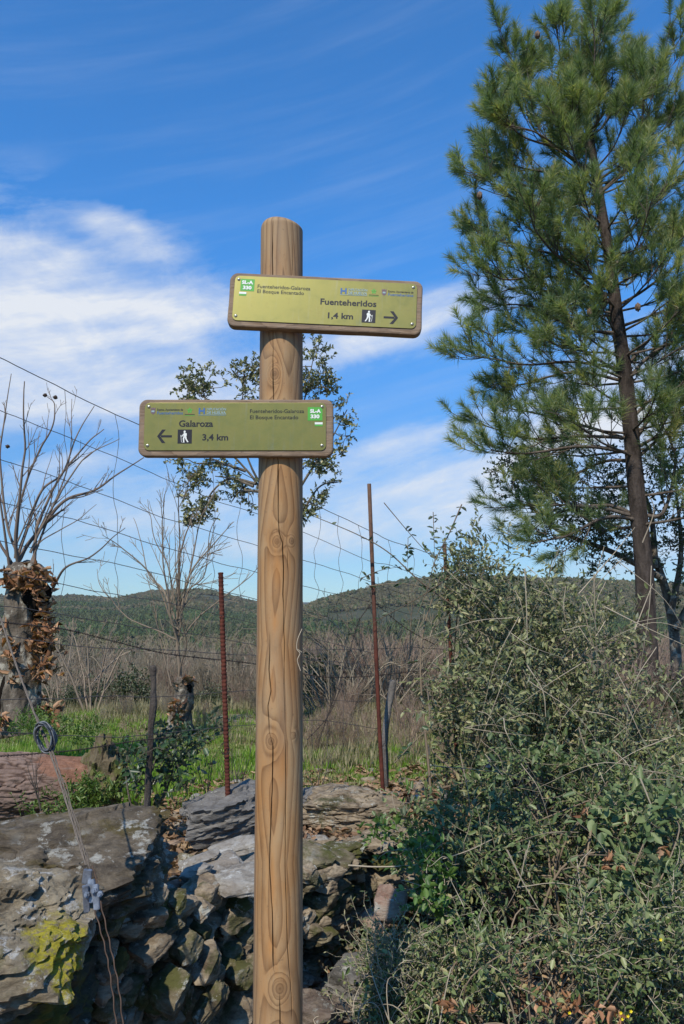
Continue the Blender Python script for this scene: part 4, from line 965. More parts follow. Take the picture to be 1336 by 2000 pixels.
instancer('leaf_litter', np.stack([lx_, ly_, zz_ + 0.004], -1)[~isst], RNG.uniform(0.6, 1.2, (~isst).sum()), RNG.uniform(0, 6.28, (~isst).sum()), RNG.integers(0, 5, (~isst).sum()), dsrc)
LOOSE = ['reddish wedge stone beside the post, nearest the wall foot', 'pale flat stone just right of the post low down', 'upright reddish stone leaning at the mouth of the bush hollow', 'reddish-brown stone highest in the shade under the bush', 'small pale stone in the middle of the leaf litter', 'pale chip right of the middle of the leaf litter', 'small reddish stone lowest in the leaf litter', 'grey-brown stone just above the rounded grey rock', 'smallest reddish stone between post and rounded rock', 'pale stone at the right end of the leaf litter by the herbs']
# bigger loose stones one can pick out on the path
for (px, py, s, mt) in ((648, 1862, .10, m_redstone), (632, 1878, .08, m_slabp), (735, 1800, .13, m_redstone), (760, 1770, .13, m_redstone), (700, 1835, .07, m_slabp), (730, 1832, .08, m_slabp), (720, 1850, .07, m_redstone), (690, 1855, .07, m_rock), (670, 1845, .06, m_redstone), (745, 1850, .07, m_slabp)):
    Yg = 3.6
    for _ in range(8):
        q = P(px, py, Yg); Yg *= (CAMZ - max(0, float(terr(q.x, q.y))) - 0.02) / (CAMZ - q.z)
    V, F = rock_shape(700 + px, 3, (s * 1.3, s, s * 0.7), planes=8, rough=0.05, layers=0.4)
    o = rock_obj('loose_stone', V, F, P(px, py, Yg), mt, None, rot_m(rng.gauss(0, 15), rng.gauss(0, 20), rng.uniform(0, 180)))
    tag(o, LOOSE.pop(0), 'stone', 'loose stones on the path by the wall foot')

# ------------------------------------------------------------------ fallen pine log
m_logbark, g, b = material('pine_log_bark', 0.9, 0.15)
p = g.pos(); n = g.noise(p, 7, 5, 0.6); v = g.attr('plate')
col = g.ramp(v, [(0.0, (0.075, 0.048, 0.036)), (0.4, (0.15, 0.10, 0.075)), (1.0, (0.25, 0.18, 0.145))])
col = g.mix(g.attr('bare'), col, g.mix(g.rng(g.noise(p, 25, 8, 0.75), .35, .65), (0.13, 0.06, 0.035), (0.30, 0.15, 0.09)))
g.set(b.inputs['Base Color'], col); g.set(b.inputs['Normal'], g.bump(g.noise(p, 60, 5, 0.7), 0.7, 0.008))
la, lb = P(-140, 1535, 3.95), P(212, 1540, 4.25); la.z -= 0.0; rr0 = 0.165
ax_ = (lb - la); Ll = ax_.length; ax_.normalize(); q1 = ax_.cross(Vector((0, 0, 1))).normalized(); q2 = q1.cross(ax_)
nU, nL = 260, 420
tt = np.linspace(0, 1, nL)[:, None]; aa = np.linspace(0, 2 * math.pi, nU, endpoint=False)[None, :]
SX = tt * Ll + 0 * aa; CU, CV = np.cos(aa) + 0 * tt, np.sin(aa) + 0 * tt
pp = np.stack([SX * 15, CU * rr0 * 46, CV * rr0 * 46], -1); pp = pp + 0.35 * np.stack([fbm(pp * .6, 2), fbm(pp * .6 + 9, 2), fbm(pp * .6 + 19, 2)], -1)
d1, edge, idv = worley(pp * np.array([0.6, 1.0, 1.0]))
plate = sstep(0.0, 0.16, edge) * (0.5 + 0.5 * idv)
bare = sstep(0.60, 0.68, tt + 0.16 * fbm(pp * .35, 4)) * sstep(0.92, 0.8, tt) * sstep(0.0, 0.3, CV + 0.8 * fbm(pp * .4 + 3, 3) - 0.1) * .8
rad = rr0 * (1 + 0.05 * fbm(pp * 0.12, 3)) + (plate * 0.011 + 0.006 * fbm(pp * 1.5, 2)) * (1 - bare)
ctr = np.array(la)[None, None, :] + SX[..., None] * np.array(ax_)[None, None, :]
VL = ctr + rad[..., None] * (CU[..., None] * np.array(q1) + CV[..., None] * np.array(q2))
VL = VL.reshape(-1, 3); jj = np.arange(nU); bs = np.arange(nL - 1)[:, None] * nU
FL = np.stack([bs + jj, bs + (jj + 1) % nU, bs + nU + (jj + 1) % nU, bs + nU + jj], -1).reshape(-1, 4)
lg = empty('fallen_log', la, label='thick fallen pine log with plated reddish bark lying in the grass at left', cat='log')
link('bark', npmesh('bark', VL, FL, smooth=True, attrs={'plate': plate.ravel(), 'bare': bare.ravel()}), m_logbark, lg)
# broken, mossy end
V, F = rock_shape(905, 5, (0.24, 0.36, 0.48), planes=8, rough=0.16, layers=0); 
m_rot = bark_material('rotten_wood', (0.10, 0.075, 0.045), (0.17, 0.14, 0.085), lichen=(0.10, 0.11, 0.03), scale=11, bump=1.0, lich_lo=0.5)
rock_obj('broken_end', V, F, P(196, 1530, 4.18), m_rot, lg, rot_m(0, 8, 20), label='dark mossy broken end of the log')

# ------------------------------------------------------------------ pollarded chestnuts and bare trees
m_pbark = bark_material('grey_lichened_bark', (0.05, 0.04, 0.03), (0.19, 0.16, 0.125), lichen=(0.34, 0.32, 0.26), scale=13, bump=1.0, lich_lo=0.545)
m_shoot = twig_material('smooth_grey_brown_shoots', (0.10, 0.072, 0.055), (0.21, 0.165, 0.13))
m_shoot2 = twig_material('pale_shoots', (0.15, 0.115, 0.085), (0.29, 0.235, 0.175))
m_cavity = plain('dark_hollow', (0.012, 0.009, 0.007), 0.95, 0.05)  # near-black colour paints in the shade of the trunk hollows; also colours one knob
m_dead = leaf_material('dead_chestnut_leaves', [(0.0, (0.13, 0.052, 0.024)), (0.5, (0.32, 0.145, 0.065)), (1.0, (0.52, 0.30, 0.17))], trans=0.2, rough=0.65)
def trunk_mesh(name, pts, radii, seed, nA=72, nL=110, lump=0.18, fine=0.05):
    C = spline(pts, nL); rr = np.interp(np.linspace(0, 1, nL), np.linspace(0, 1, len(radii)), radii)
    a = np.linspace(0, 2 * math.pi, nA, endpoint=False); T = norm(np.gradient(C, axis=0)); u = norm(np.cross(T, [0, 1, 0.01])); v = np.cross(T, u)
    ca, sa = np.cos(a)[None, :, None], np.sin(a)[None, :, None]; D_ = u[:, None] * ca + v[:, None] * sa
    q = np.stack([np.cos(a)[None, :] * 1.3 + 0 * rr[:, None], np.sin(a)[None, :] * 1.3 + 0 * rr[:, None], np.linspace(0, nL * .03, nL)[:, None] * 1.4 + 0 * a[None, :]], -1)
    d = 1 + lump * fbm(q + seed, 4) + fine * fbm(q * np.array([5, 5, 2.2]) + seed, 3)
    V = C[:, None] + D_ * (rr[:, None] * d)[..., None]; V = V.reshape(-1, 3); j = np.arange(nA); b0 = np.arange(nL - 1)[:, None] * nA
    F = np.stack([b0 + j, b0 + (j + 1) % nA, b0 + nA + (j + 1) % nA, b0 + nA + j], -1).reshape(-1, 4)
    # close the top with a lumpy cap
    return npmesh(name, np.concatenate([V, C[-1:] + T[-1:] * rr[-1] * .3]), np.concatenate([F, np.stack([(nL - 1) * nA + j, (nL - 1) * nA + (j + 1) % nA, np.full(nA, nL * nA), np.full(nA, nL * nA)], -1)[:0]]), smooth=True), C, rr
def cap_mesh(name, c, r, seed, squash=0.6):
    V, F = ICO[4]; V = V * (1 + 0.28 * fbm(V * 2.2 + seed, 4)[:, None]) * np.array([r, r, r * squash]) + np.array(c); return npmesh(name, V, F, smooth=True)
def dleaf_mesh(seed):
    rs = np.random.default_rng(seed); ks = 3
    p0 = rs.normal(size=(ks, 3)) * 0.004; V, F = leaves(p0, rs.normal(size=(ks, 3)) * [1, 1, .6] + [0, 0, -0.5], rs.normal(size=(ks, 3)), rs.uniform(.06, .13, ks), rs.uniform(.025, .045, ks), 0.8, 0.6)
    me = npmesh('dead_leaf', V, F, var=np.repeat(rs.random(ks), 6)); me.materials.append(m_dead); return me
DL = [dleaf_mesh(k) for k in range(8)]
def dead_leaves(parent, blobs, scale=1.0):
    for (px, py, Y, rx, ry, n) in blobs:
        for k in range(n):
            a = random.gauss(0, 0.55), random.gauss(0, 0.55), random.gauss(0, 0.5)
            c = P(px + a[0] * rx, py + a[1] * ry, Y + a[2] * rx / 250)
            o = bpy.data.objects.new('dead_leaf', random.choice(DL)); COL.objects.link(o); o.parent = parent; o.location = c - parent.location
            o.rotation_euler = (random.uniform(0, 6.28), random.uniform(-.6, .6), random.uniform(0, 6.28)); s_ = scale * random.uniform(0.7, 1.3); o.scale = (s_, s_, s_)
# left pollard, hollow trunk
Y0 = 5.6
lp = empty('pollarded_tree', P(30, 1400, Y0), label='thick hollow pollarded chestnut at left edge, long bare shoots and clumps of dead brown leaves', cat='tree')
me, C_, rr_ = trunk_mesh('trunk', [P(38, 1430, Y0), P(45, 1330, Y0), P(48, 1250, Y0), P(42, 1180, Y0), P(48, 1110, Y0)], [0.14, 0.105, 0.09, 0.11, 0.10], 3, lump=0.3)
link('trunk', me, m_pbark, lp)
me, _, _ = trunk_mesh('trunk', [P(0, 1440, Y0 + .1), P(8, 1330, Y0 + .1), P(20, 1230, Y0 + .1), P(32, 1150, Y0 + .05)], [0.09, 0.07, 0.06, 0.05], 8, lump=0.25)
link('trunk', me, m_pbark, lp)
link('hollow', cap_mesh('hollow', P(22, 1365, Y0 - 0.0), 0.085, 4, 2.4), m_cavity, lp)
link('burr', cap_mesh('burr', P(50, 1125, Y0), 0.13, 2, 0.9), m_pbark, lp)
link('burr', cap_mesh('burr', P(70, 1170, Y0 - .04), 0.10, 12, 1.2), m_cavity, lp, label='near-black knob on the trunk')
def shoots(parent, specs, Y, mat, seed, sub=2, dens=(5, 8), tipr=0.0022, wig=0.10, ratio=0.38, up=0.2, sides=5, spread=0.55):
    random.seed(seed); big, small = [], []
    for pts, r in specs:
        n = len(pts); dy = random.uniform(-0.4, 0.5)
        S = spline([P(p[0], p[1], Y + dy * k / max(1, n - 1)) for k, p in enumerate(pts)], 8 + 5 * n)
        L = np.linalg.norm(np.diff(S, axis=0), axis=1).sum()
        S = S + fbm(S * 4.0 + seed, 2)[:, None] * rvec()[None, :] * 0.02
        rad = np.linspace(r, max(tipr, r * 0.22), len(S)); big.append((S, rad)); T = norm(np.gradient(S, axis=0))
        for k in range(int(random.randint(*dens) * (0.6 + L * 0.5))):
            t = random.uniform(0.12, 0.97); i = int(t * (len(S) - 1)); s_ = rvec(); s_ -= s_.dot(T[i]) * T[i]; s_ /= np.linalg.norm(s_); s_[1] *= 0.7
            d = T[i] * math.cos(spread) + s_ * math.sin(spread)
            grow(small, S[i], d, L * ratio * random.uniform(.4, 1.1) * (1.15 - t * .7), rad[i] * 0.6, 1, sub, spread, up, wig, (2, 4), 0.5, None, tipr, 0.2)
    for q_ in big: link('limb', tube_mesh('limb', [q_], sides), mat, parent)
    if small: link('twigs', tube_mesh('twigs', small, 3), mat, parent, kind='stuff')
    return big, small
shoots(lp, [([(36, 1100), (32, 1040), (45, 900), (47, 745)], .017), ([(36, 1095), (60, 1054), (124, 980), (187, 957), (225, 930), (277, 895)], .017), ([(33, 1090), (50, 1040), (80, 960), (122, 925), (150, 850), (185, 790), (220, 835)][:6], .014),
            ([(66, 1105), (72, 1030), (85, 995), (122, 925), (172, 865), (203, 838)], .015), ([(90, 1170), (131, 1111), (187, 1080), (243, 1028)], .011), ([(35, 1085), (12, 1020), (0, 900), (8, 820), (22, 730)], .012),
            ([(30, 1090), (42, 980), (70, 890), (98, 840), (107, 790), (90, 772)], .011), ([(60, 1100), (95, 1010), (135, 900), (140, 780)], .010), ([(20, 1120), (3, 1000), (-20, 860)], .012),
            ([(90, 1200), (60, 1080), (98, 1000), (160, 900), (236, 857)][1:], .011), ([(28, 1110), (-30, 1000), (-60, 900)], .012), ([(62, 1100), (80, 1060), (140, 1020), (185, 985)], .007)], Y0, m_shoot, 21, dens=(3, 6), tipr=0.0018, ratio=0.30)
dead_leaves(lp, [(58, 1135, Y0 - .16, 34, 26, 60), (20, 1130, Y0 - .15, 18, 18, 10), (85, 1205, Y0 - .1, 18, 50, 40), (88, 1265, Y0 - .1, 26, 45, 60), (75, 1310, Y0 - .05, 25, 20, 16), (20, 1280, Y0 - .15, 12, 40, 12), (90, 1400, Y0 - .1, 22, 30, 12), (0, 1415, Y0 - .2, 14, 12, 8)], 0.58)
for (px, py) in ((88, 772), (108, 776), (15, 872)):
    o = bpy.data.objects.new('seed_head', cap_mesh('seed_head', (0, 0, 0), 0.016, px, 0.8)); o.data.materials.append(plain('seed_head', (0.05, 0.03, 0.02))); COL.objects.link(o); o.parent = lp; o.location = P(px, py, Y0) - lp.location
# second pollard
Y1 = 7.6
sp2 = empty('pollarded_tree', P(352, 1425, Y1), label='smaller pollarded chestnut stump with a fan of thin bare shoots, behind the lower sign', cat='tree')
me, _, _ = trunk_mesh('trunk', [P(352, 1455, Y1), P(352, 1400, Y1), P(358, 1350, Y1), P(352, 1328, Y1)], [0.13, 0.10, 0.08, 0.09], 13, lump=0.3); link('trunk', me, m_pbark, sp2)
link('burr', cap_mesh('burr', P(358, 1335, Y1), 0.09, 6, 0.7), m_pbark, sp2)
link('hollow', cap_mesh('hollow', P(368, 1345, Y1 - .05), 0.03, 9, 1.6), m_cavity, sp2)
shoots(sp2, [([(350, 1330), (347, 1200), (352, 1090), (378, 1000)], .022), ([(348, 1260), (330, 1180), (318, 1060), (322, 965)], .013), ([(348, 1230), (320, 1150), (290, 1120), (262, 1010)], .013), ([(350, 1215), (372, 1120), (420, 1060), (455, 1020)], .013),
             ([(352, 1250), (390, 1205), (440, 1165), (485, 1130), (500, 1110)], .010), ([(346, 1240), (300, 1130), (238, 1070), (200, 1045)], .011), ([(347, 1220), (352, 1100), (348, 985), (352, 950)], .010), ([(345, 1210), (330, 1120), (300, 1050), (290, 975)], .010),
             ([(335, 1340), (318, 1270), (300, 1180), (285, 1120)], .010), ([(345, 1250), (250, 1205), (200, 1150), (190, 1110)], .008), ([(352, 1200), (375, 1090), (395, 1010), (420, 960)], .009), ([(350, 1240), (365, 1160), (400, 1120), (410, 1040), (430, 1000)], .009),
             ([(352, 1320), (362, 1250), (350, 1180), (340, 1000)], .010)], Y1, m_shoot2, 33, dens=(5, 8), tipr=0.0024, ratio=0.36)
dead_leaves(sp2, [(345, 1395, Y1 - .15, 14, 30, 20), (360, 1330, Y1 - .1, 14, 8, 8)], 0.55)
# other bare trees in and beyond the hedge line
def bare_tree(px, pyb, pyt, Y, label, seed, mat, n=7, fan=0.5, r=0.03, trunk=None, spread=0.5, dens=(4, 7)):
    random.seed(seed); t_ = empty('bare_tree', P(px, pyb, Y), label=label, cat='tree'); H = pyb - pyt
    sp_ = []
    for k in range(n):
        f = (k / (n - 1) - 0.5) * 2 if n > 1 else 0; f += random.uniform(-.12, .12)
        sp_.append(([(px, pyb - H * .02), (px + f * fan * H * .22, pyb - H * 0.35), (px + f * fan * H * .5, pyb - H * random.uniform(.62, .72)), (px + f * fan * H * .68, pyb - H * random.uniform(.85, 1.0) * (1 - .25 * abs(f)))], r * random.uniform(.6, 1)))
    if trunk:
        me, _, _ = trunk_mesh('trunk', [P(px, pyb + trunk, Y), P(px + 6, pyb + trunk * .4, Y), P(px, pyb - 4, Y)], [r * 3.2, r * 2.6, r * 2.8], seed, nA=32, nL=40, lump=0.3); link('trunk', me, m_pbark, t_)
    shoots(t_, sp_, Y, mat, seed, dens=dens, tipr=0.0028 * Y / 8, spread=spread, sides=4); return t_
bare_tree(178, 1430, 1190, 9.5, 'spindly bare sapling between the two pollarded trees', 71, m_shoot2, 5, 0.55, .02)
bare_tree(715, 1470, 1190, 9.6, 'thin bare tree midway between the signpost and the tall rusty rod', 77, m_straw, 8, 1.1, .016)
bare_tree(120, 1430, 1200, 10.5, 'thin bare tree close right of the left pollard', 78, m_shoot2, 6, 0.9, .018)
bare_tree(790, 1480, 1130, 10.5, 'bare fan-shaped tree behind the tall red rod right of the signpost', 72, m_straw, 12, 1.2, .020, 40, dens=(6, 9))
bare_tree(645, 1450, 1230, 9.0, 'low bare stump tree with pale twiggy shoots just right of the signpost', 73, m_straw, 10, 1.1, .016, 45, dens=(6, 9))
bare_tree(455, 1400, 1250, 13, 'small bare tree in the scrub left of the signpost, behind the ribbed rod', 74, m_shoot2, 5, 0.7, .025)
bare_tree(845, 1500, 1290, 8.5, 'low bare bush tree beside the leafy rod near the right-hand bush', 75, m_shoot2, 6, 0.9, .016, 30)
bare_tree(250, 1400, 1240, 12, 'thin bare tree in the scrub just left of the smaller pollarded chestnut', 76, m_straw, 5, 0.8, .02)
# ------------------------------------------------------------------ wire fence
m_rust, g, b = material('rusty_rebar', 0.85, 0.2)
n = g.noise(g.pos(), 35, 6, 0.7)
g.set(b.inputs['Base Color'], g.ramp(n, [(0.3, (0.035, 0.014, 0.011)), (0.52, (0.095, 0.028, 0.018)), (0.7, (0.15, 0.05, 0.028))])); g.set(b.inputs['Normal'], g.bump(n, 0.5, 0.003))
m_rust2, g, b = material('rusty_smooth_rod', 0.8, 0.2)
n = g.noise(g.pos(), 22, 6, 0.7); h_ = g.rng(g.sep(g.pos())[2], 1.3, 2.2)
g.set(b.inputs['Base Color'], g.mix(h_, g.ramp(n, [(0.3, (0.04, 0.014, 0.011)), (0.6, (0.11, 0.032, 0.02))]), g.ramp(n, [(0.3, (0.07, 0.045, 0.035)), (0.6, (0.19, 0.11, 0.07))])))
m_wire = plain('dull_steel_wire', (0.10, 0.09, 0.085), 0.6, 0.4, 0.4)
m_barb = plain('rusted_barbed_wire', (0.055, 0.042, 0.036), 0.7, 0.3, 0.3)
m_stake = bark_material('weathered_stake', (0.045, 0.036, 0.03), (0.11, 0.095, 0.08), scale=24, bump=0.9, zstretch=0.15)
m_stake2 = bark_material('grey_weathered_stake', (0.09, 0.08, 0.07), (0.20, 0.185, 0.165), scale=24, bump=0.9, zstretch=0.15)
fence = empty('wire_fence', P(445, 1640, 3.7), label='sagging wire netting and barbed wire fence on rusty red rods along the wall', cat='fence')
FY = lambda px: float(np.interp(px, [-60, 0, 300, 432, 721, 870, 1000, 1300], [2.75, 2.9, 3.4, 3.72, 4.35, 4.75, 5.1, 5.8]))
def rod(pts, r, mat, label, ribbed):
    q = [P(p[0], p[1], p[2]) for p in pts]; n_ = 420 if ribbed else 60; S = spline(q, n_)
    rad = np.full(n_, r)
    if ribbed: rad = r * (1 + 0.16 * (np.sin(np.arange(n_) * 1.05) > 0.2))
    V, F, a = tubes([(S, rad)], 10); nV = len(V)
    V = np.concatenate([V, S[:1], S[-1:]]); k = np.arange(10); top = (n_ - 1) * 10
    cap = np.stack([top + k, top + (k + 1) % 10, np.full(10, nV + 1), np.full(10, nV + 1)], -1)
    me = npmesh('rod', V[:nV], F, smooth=not ribbed); link('rod', me, mat, fence, label=label)
    link('rod_end', cap_small(S[-1], r * 1.02), mat, fence) if False else None
rod([(431, 1118, 3.72), (437, 1300, 3.72), (443, 1480, 3.72), (447, 1645, 3.72)], 0.0115, m_rust, 'short dark red ribbed rod left of the signpost', True)
rod([(721, 945, 4.35), (730, 1170, 4.35), (741, 1420, 4.35), (748, 1545, 4.35)], 0.0118, m_rust2, 'tall thin smooth rusty rod right of the signpost', False)
rod([(868, 1062, 4.75), (876, 1200, 4.75), (884, 1340, 4.75), (893, 1500, 4.75)], 0.0115, m_rust2, 'rusty rod overgrown by the right-hand bush', False)
def stake(pts, r, mat, label):
    S = spline([P(*p) for p in pts], 40); S = S + 0.006 * np.stack([fbm(S * 6, 3), fbm(S * 6 + 5, 3), S[:, 0] * 0], -1)
    rad = r * (1 + 0.15 * fbm(S * 9, 3)); rad[-1] *= 0.7
    V, F, a = tubes([(np.vstack([S, S[-1] + (S[-1] - S[-2]) * 0.1]), np.append(rad, 0.001))], 12); V = V * 1.0
    link('stake', npmesh('stake', V, F, smooth=True), mat, fence, label=label)
stake([(287, 1605, 3.75), (293, 1470, 3.75), (298, 1360, 3.75), (300, 1300, 3.75)], 0.0155, m_stake, 'thin dark wooden stake left of the ribbed rod')
stake([(751, 1535, 4.5), (752, 1440, 4.5), (761, 1375, 4.5), (767, 1328, 4.5)], 0.019, m_stake2, 'crooked grey wooden stake beside the tall rusty rod')
stake([(836, 1490, 6.0), (834, 1455, 6.0)], 0.012, m_stake2, 'short grey stub stake')
def wire(pts, r, mat, name='wire', n_per=10, jit=0.004, lab=None, off=0.0):
    S = spline([P(p[0], p[1], FY(p[0]) + off) for p in pts], n_per * len(pts)); J = jit
    S = S + J * np.stack([S[:, 0] * 0, fbm(S * 5, 2), fbm(S * 7 + 3, 3)], -1)
    link(name, tube_mesh(name, [(S, np.full(len(S), r))], 5), mat, fence, label=lab); return S
NET = [[(-30, 686), (0, 700), (60, 728), (120, 758), (170, 783), (225, 808), (268, 828), (340, 862), (430, 905), (520, 945), (600, 980), (721, 1035), (760, 1055), (840, 1082), (960, 1130)],
       [(-30, 790), (0, 803), (125, 852), (230, 895), (322, 935), (423, 980), (500, 1003), (595, 1040), (720, 1095), (770, 1107), (880, 1150)],
       [(-30, 885), (0, 897), (120, 935), (225, 976), (318, 1010), (500, 1066), (595, 1095), (700, 1127), (800, 1165)],
       [(-30, 974), (0, 983), (124, 1010), (230, 1041), (326, 1071), (500, 1118), (595, 1145), (720, 1175), (800, 1200)],
       [(-30, 1050), (4, 1058), (120, 1081), (228, 1101), (326, 1126), (432, 1153), (500, 1171), (620, 1200), (740, 1235)],
       [(-30, 1108), (0, 1116), (116, 1141), (236, 1163), (340, 1180), (500, 1219), (620, 1250), (738, 1278)],
       [(-30, 1180), (71, 1193), (232, 1219), (340, 1235), (438, 1249), (500, 1262), (600, 1285), (735, 1318)],
       [(-30, 1236), (0, 1240), (165, 1263), (300, 1268), (438, 1278), (500, 1281), (620, 1290), (735, 1300)],
       [(-30, 1366), (0, 1366), (90, 1366), (225, 1361), (300, 1362), (440, 1352), (500, 1348), (620, 1365), (740, 1370)],
       [(-30, 1425), (0, 1428), (225, 1440), (440, 1420), (620, 1408), (742, 1425)],
       [(600, 1270), (700, 1268), (735, 1267), (830, 1266), (900, 1275), (960, 1295)]]
WS = [wire(p, 0.0016 if k else 0.002, m_wire, off=0.0) for k, p in enumerate(NET)]
# upright netting wires, one at each bay
def at_px(k, x):
    xs_ = [p[0] for p in NET[k]]; ys_ = [p[1] for p in NET[k]]; return float(np.interp(x, xs_, ys_))
for x0 in (-12, 125, 228, 325, 415, 470, 622, 664, 702, 762, 800):
    pts = []
    for k in range(0, 7):
        if x0 > NET[k][-1][0]: continue
        x_ = x0 + random.uniform(-4, 4) + (2 if k % 2 else -2); y_ = at_px(k, x_)
        if pts:
            xm = (pts[-1][0] + x_) / 2 + random.choice((-1, 1)) * random.uniform(2, 6); pts.append((xm, (pts[-1][1] + y_) / 2))
        pts.append((x_, y_))
    if len(pts) > 2: wire(pts, 0.0012, m_wire, 'upright_wire', 6, 0.002)
# lower, finer net behind the signpost's right side
for x0 in (610, 640, 672, 700, 770, 800):
    wire([(x0, 1255), (x0 + 1, 1330), (x0 - 1, 1400), (x0, 1480)], 0.0010, m_wire, 'upright_wire', 6, 0.002)
def barbed(pts, label=None, step=0.10, offs=0.0):
    S = spline([P(p[0], p[1], FY(p[0]) + offs) for p in pts], 26 * len(pts)); T = norm(np.gradient(S, axis=0)); k = np.arange(len(S)); u = norm(np.cross(T, [0, 0, 1])); v = np.cross(T, u)
    L = []
    for ph in (0, math.pi):
        L.append((S + 0.0022 * (u * np.cos(k * 1.1 + ph)[:, None] + v * np.sin(k * 1.1 + ph)[:, None]), np.full(len(S), 0.0014)))
    s_ = np.r_[0, np.cumsum(np.linalg.norm(np.diff(S, axis=0), axis=1))]
    for d in np.arange(step * .4, s_[-1], step):
        i = int(np.searchsorted(s_, d)) - 1; c = S[i]; a = random.uniform(0, 3.1)
        for q in (0, 1.2):
            w_ = u[i] * math.cos(a + q) + v[i] * math.sin(a + q); L.append((np.array([c - w_ * .014 - T[i] * .004, c, c + w_ * .014 + T[i] * .004]), np.array([.0009, .0019, .0009])))
    link('barbed_wire', tube_mesh('barbed_wire', L, 4), m_barb, fence, label=label)
barbed([(-40, 1209), (0, 1215), (60, 1221), (125, 1229), (185, 1243), (310, 1274), (400, 1286), (500, 1297), (600, 1318), (660, 1323), (730, 1320), (790, 1313), (832, 1310)], 'doubled barbed strand crossing at mid height')
barbed([(-40, 1478), (0, 1477), (70, 1472), (150, 1465), (260, 1448), (330, 1440)], 'low barbed strand in front of the grass')
barbed([(728, 1175), (700, 1215), (685, 1265), (668, 1320), (650, 1370), (636, 1410), (622, 1450)], 'loose barbed strand hanging from the tall rod')
barbed([(600, 1445), (640, 1400), (665, 1345)], 'short loose barbed strand')
barbed([(735, 1180), (790, 1225), (850, 1260)], 'loose barbed strand running into the bush')
# tie-wire tangle on ribbed rod
S = [P(440 + 12 * math.cos(t_ * 2.2) * (0.4 + t_ * .1), 1462 + 12 * math.sin(t_ * 2.2), 3.70 + 0.02 * math.sin(t_)) for t_ in np.linspace(0, 5, 30)]
link('tie_wire', tube_mesh('tie_wire', [(np.array([tuple(v_) for v_ in S]), np.full(30, .0018))], 4), m_barb, fence)

# ------------------------------------------------------------------ guy cable with coil and clamp, in front
m_cable = plain('old_steel_cable', (0.13, 0.11, 0.09), 0.55, 0.4, 0.5)
m_galv, g, b = material('galvanised_clamp', 0.45, 0.5, 0.6)
n = g.noise(g.pos(), 40, 5, 0.7); g.set(b.inputs['Base Color'], g.mix(g.rng(n, 0.35, 0.65), (0.13, 0.15, 0.18), (0.33, 0.37, 0.43)))
guy = empty('guy_cable', P(235, 2040, 1.92), label='slanting twisted steel guy cable with coiled end and grey clamp, bottom left', cat='cable')
GY_ = lambda py: float(np.interp(py, [1130, 1440, 1700, 2010], [2.35, 2.08, 1.90, 1.80]))
def gline(pts, r, name='cable', tw=0.0, ph=0.0, n=120, sides=6):
    S = spline([P(p[0], p[1], GY_(p[1])) for p in pts], n); T = norm(np.gradient(S, axis=0)); u = norm(np.cross(T, [0, 1, 0])); v = np.cross(T, u); k = np.arange(n)
    S = S + tw * (u * np.cos(k * .35 + ph)[:, None] + v * np.sin(k * .35 + ph)[:, None]); return (S, np.full(n, r))
main = [(-25, 1140), (0, 1205), (20, 1265), (45, 1335), (72, 1405), (95, 1462), (115, 1520), (140, 1600), (168, 1690)]
L = [gline(main, 0.0016, tw=0.0016, ph=a) for a in (0, 2.1, 4.2)]
L += [gline([(p[0] + 5 * (i > 4), p[1]) for i, p in enumerate(main)][4:], 0.0012, tw=0.0012, ph=a) for a in (0, 3.1)]
L += [gline([(60, 1370), (80, 1420), (102, 1470), (130, 1540), (160, 1640), (178, 1700)], 0.0011, tw=.002)]
link('cable', tube_mesh('cable', L, 6), m_cable, guy, label='upper slanting run of twisted cable')
L = [gline([(183, 1770), (205, 1850), (218, 1925), (230, 2030)], .0016, tw=.001), gline([(196, 1760), (215, 1845), (232, 1930), (243, 2030)], .0016, tw=.001), gline([(180, 1690), (192, 1730)], .0016)]
link('cable', tube_mesh('cable', L, 6), plain('rusty_cable', (0.10, 0.065, 0.045), 0.7, 0.3, 0.3), guy, label='rusty lower cable pair running down to the ground')
# coil of spare cable
cc = P(88, 1440, GY_(1440) - 0.01); L = []
random.seed(4)
for k in range(9):
    t_ = np.linspace(0, 6.283, 40); rx_, rz_ = 0.021 + random.uniform(-.004, .004), 0.036 + random.uniform(-.005, .004); ph = random.uniform(-.3, .3)
    x_ = rx_ * np.cos(t_); z_ = rz_ * np.sin(t_) ; y_ = 0.008 * np.sin(t_ * 2 + k) + (k - 4) * .002
    L.append((np.stack([cc.x + x_ * math.cos(ph * .4) - z_ * (0.30 + ph * .2) * -1 * -1, cc.y + y_, cc.z + z_ + x_ * .1], -1), np.full(40, .0022)))
link('coil', tube_mesh('coil', L, 5), plain('dark_steel_coil', (0.11, 0.12, 0.125), 0.5, 0.4, 0.5), guy, label='coiled spare end of the cable')
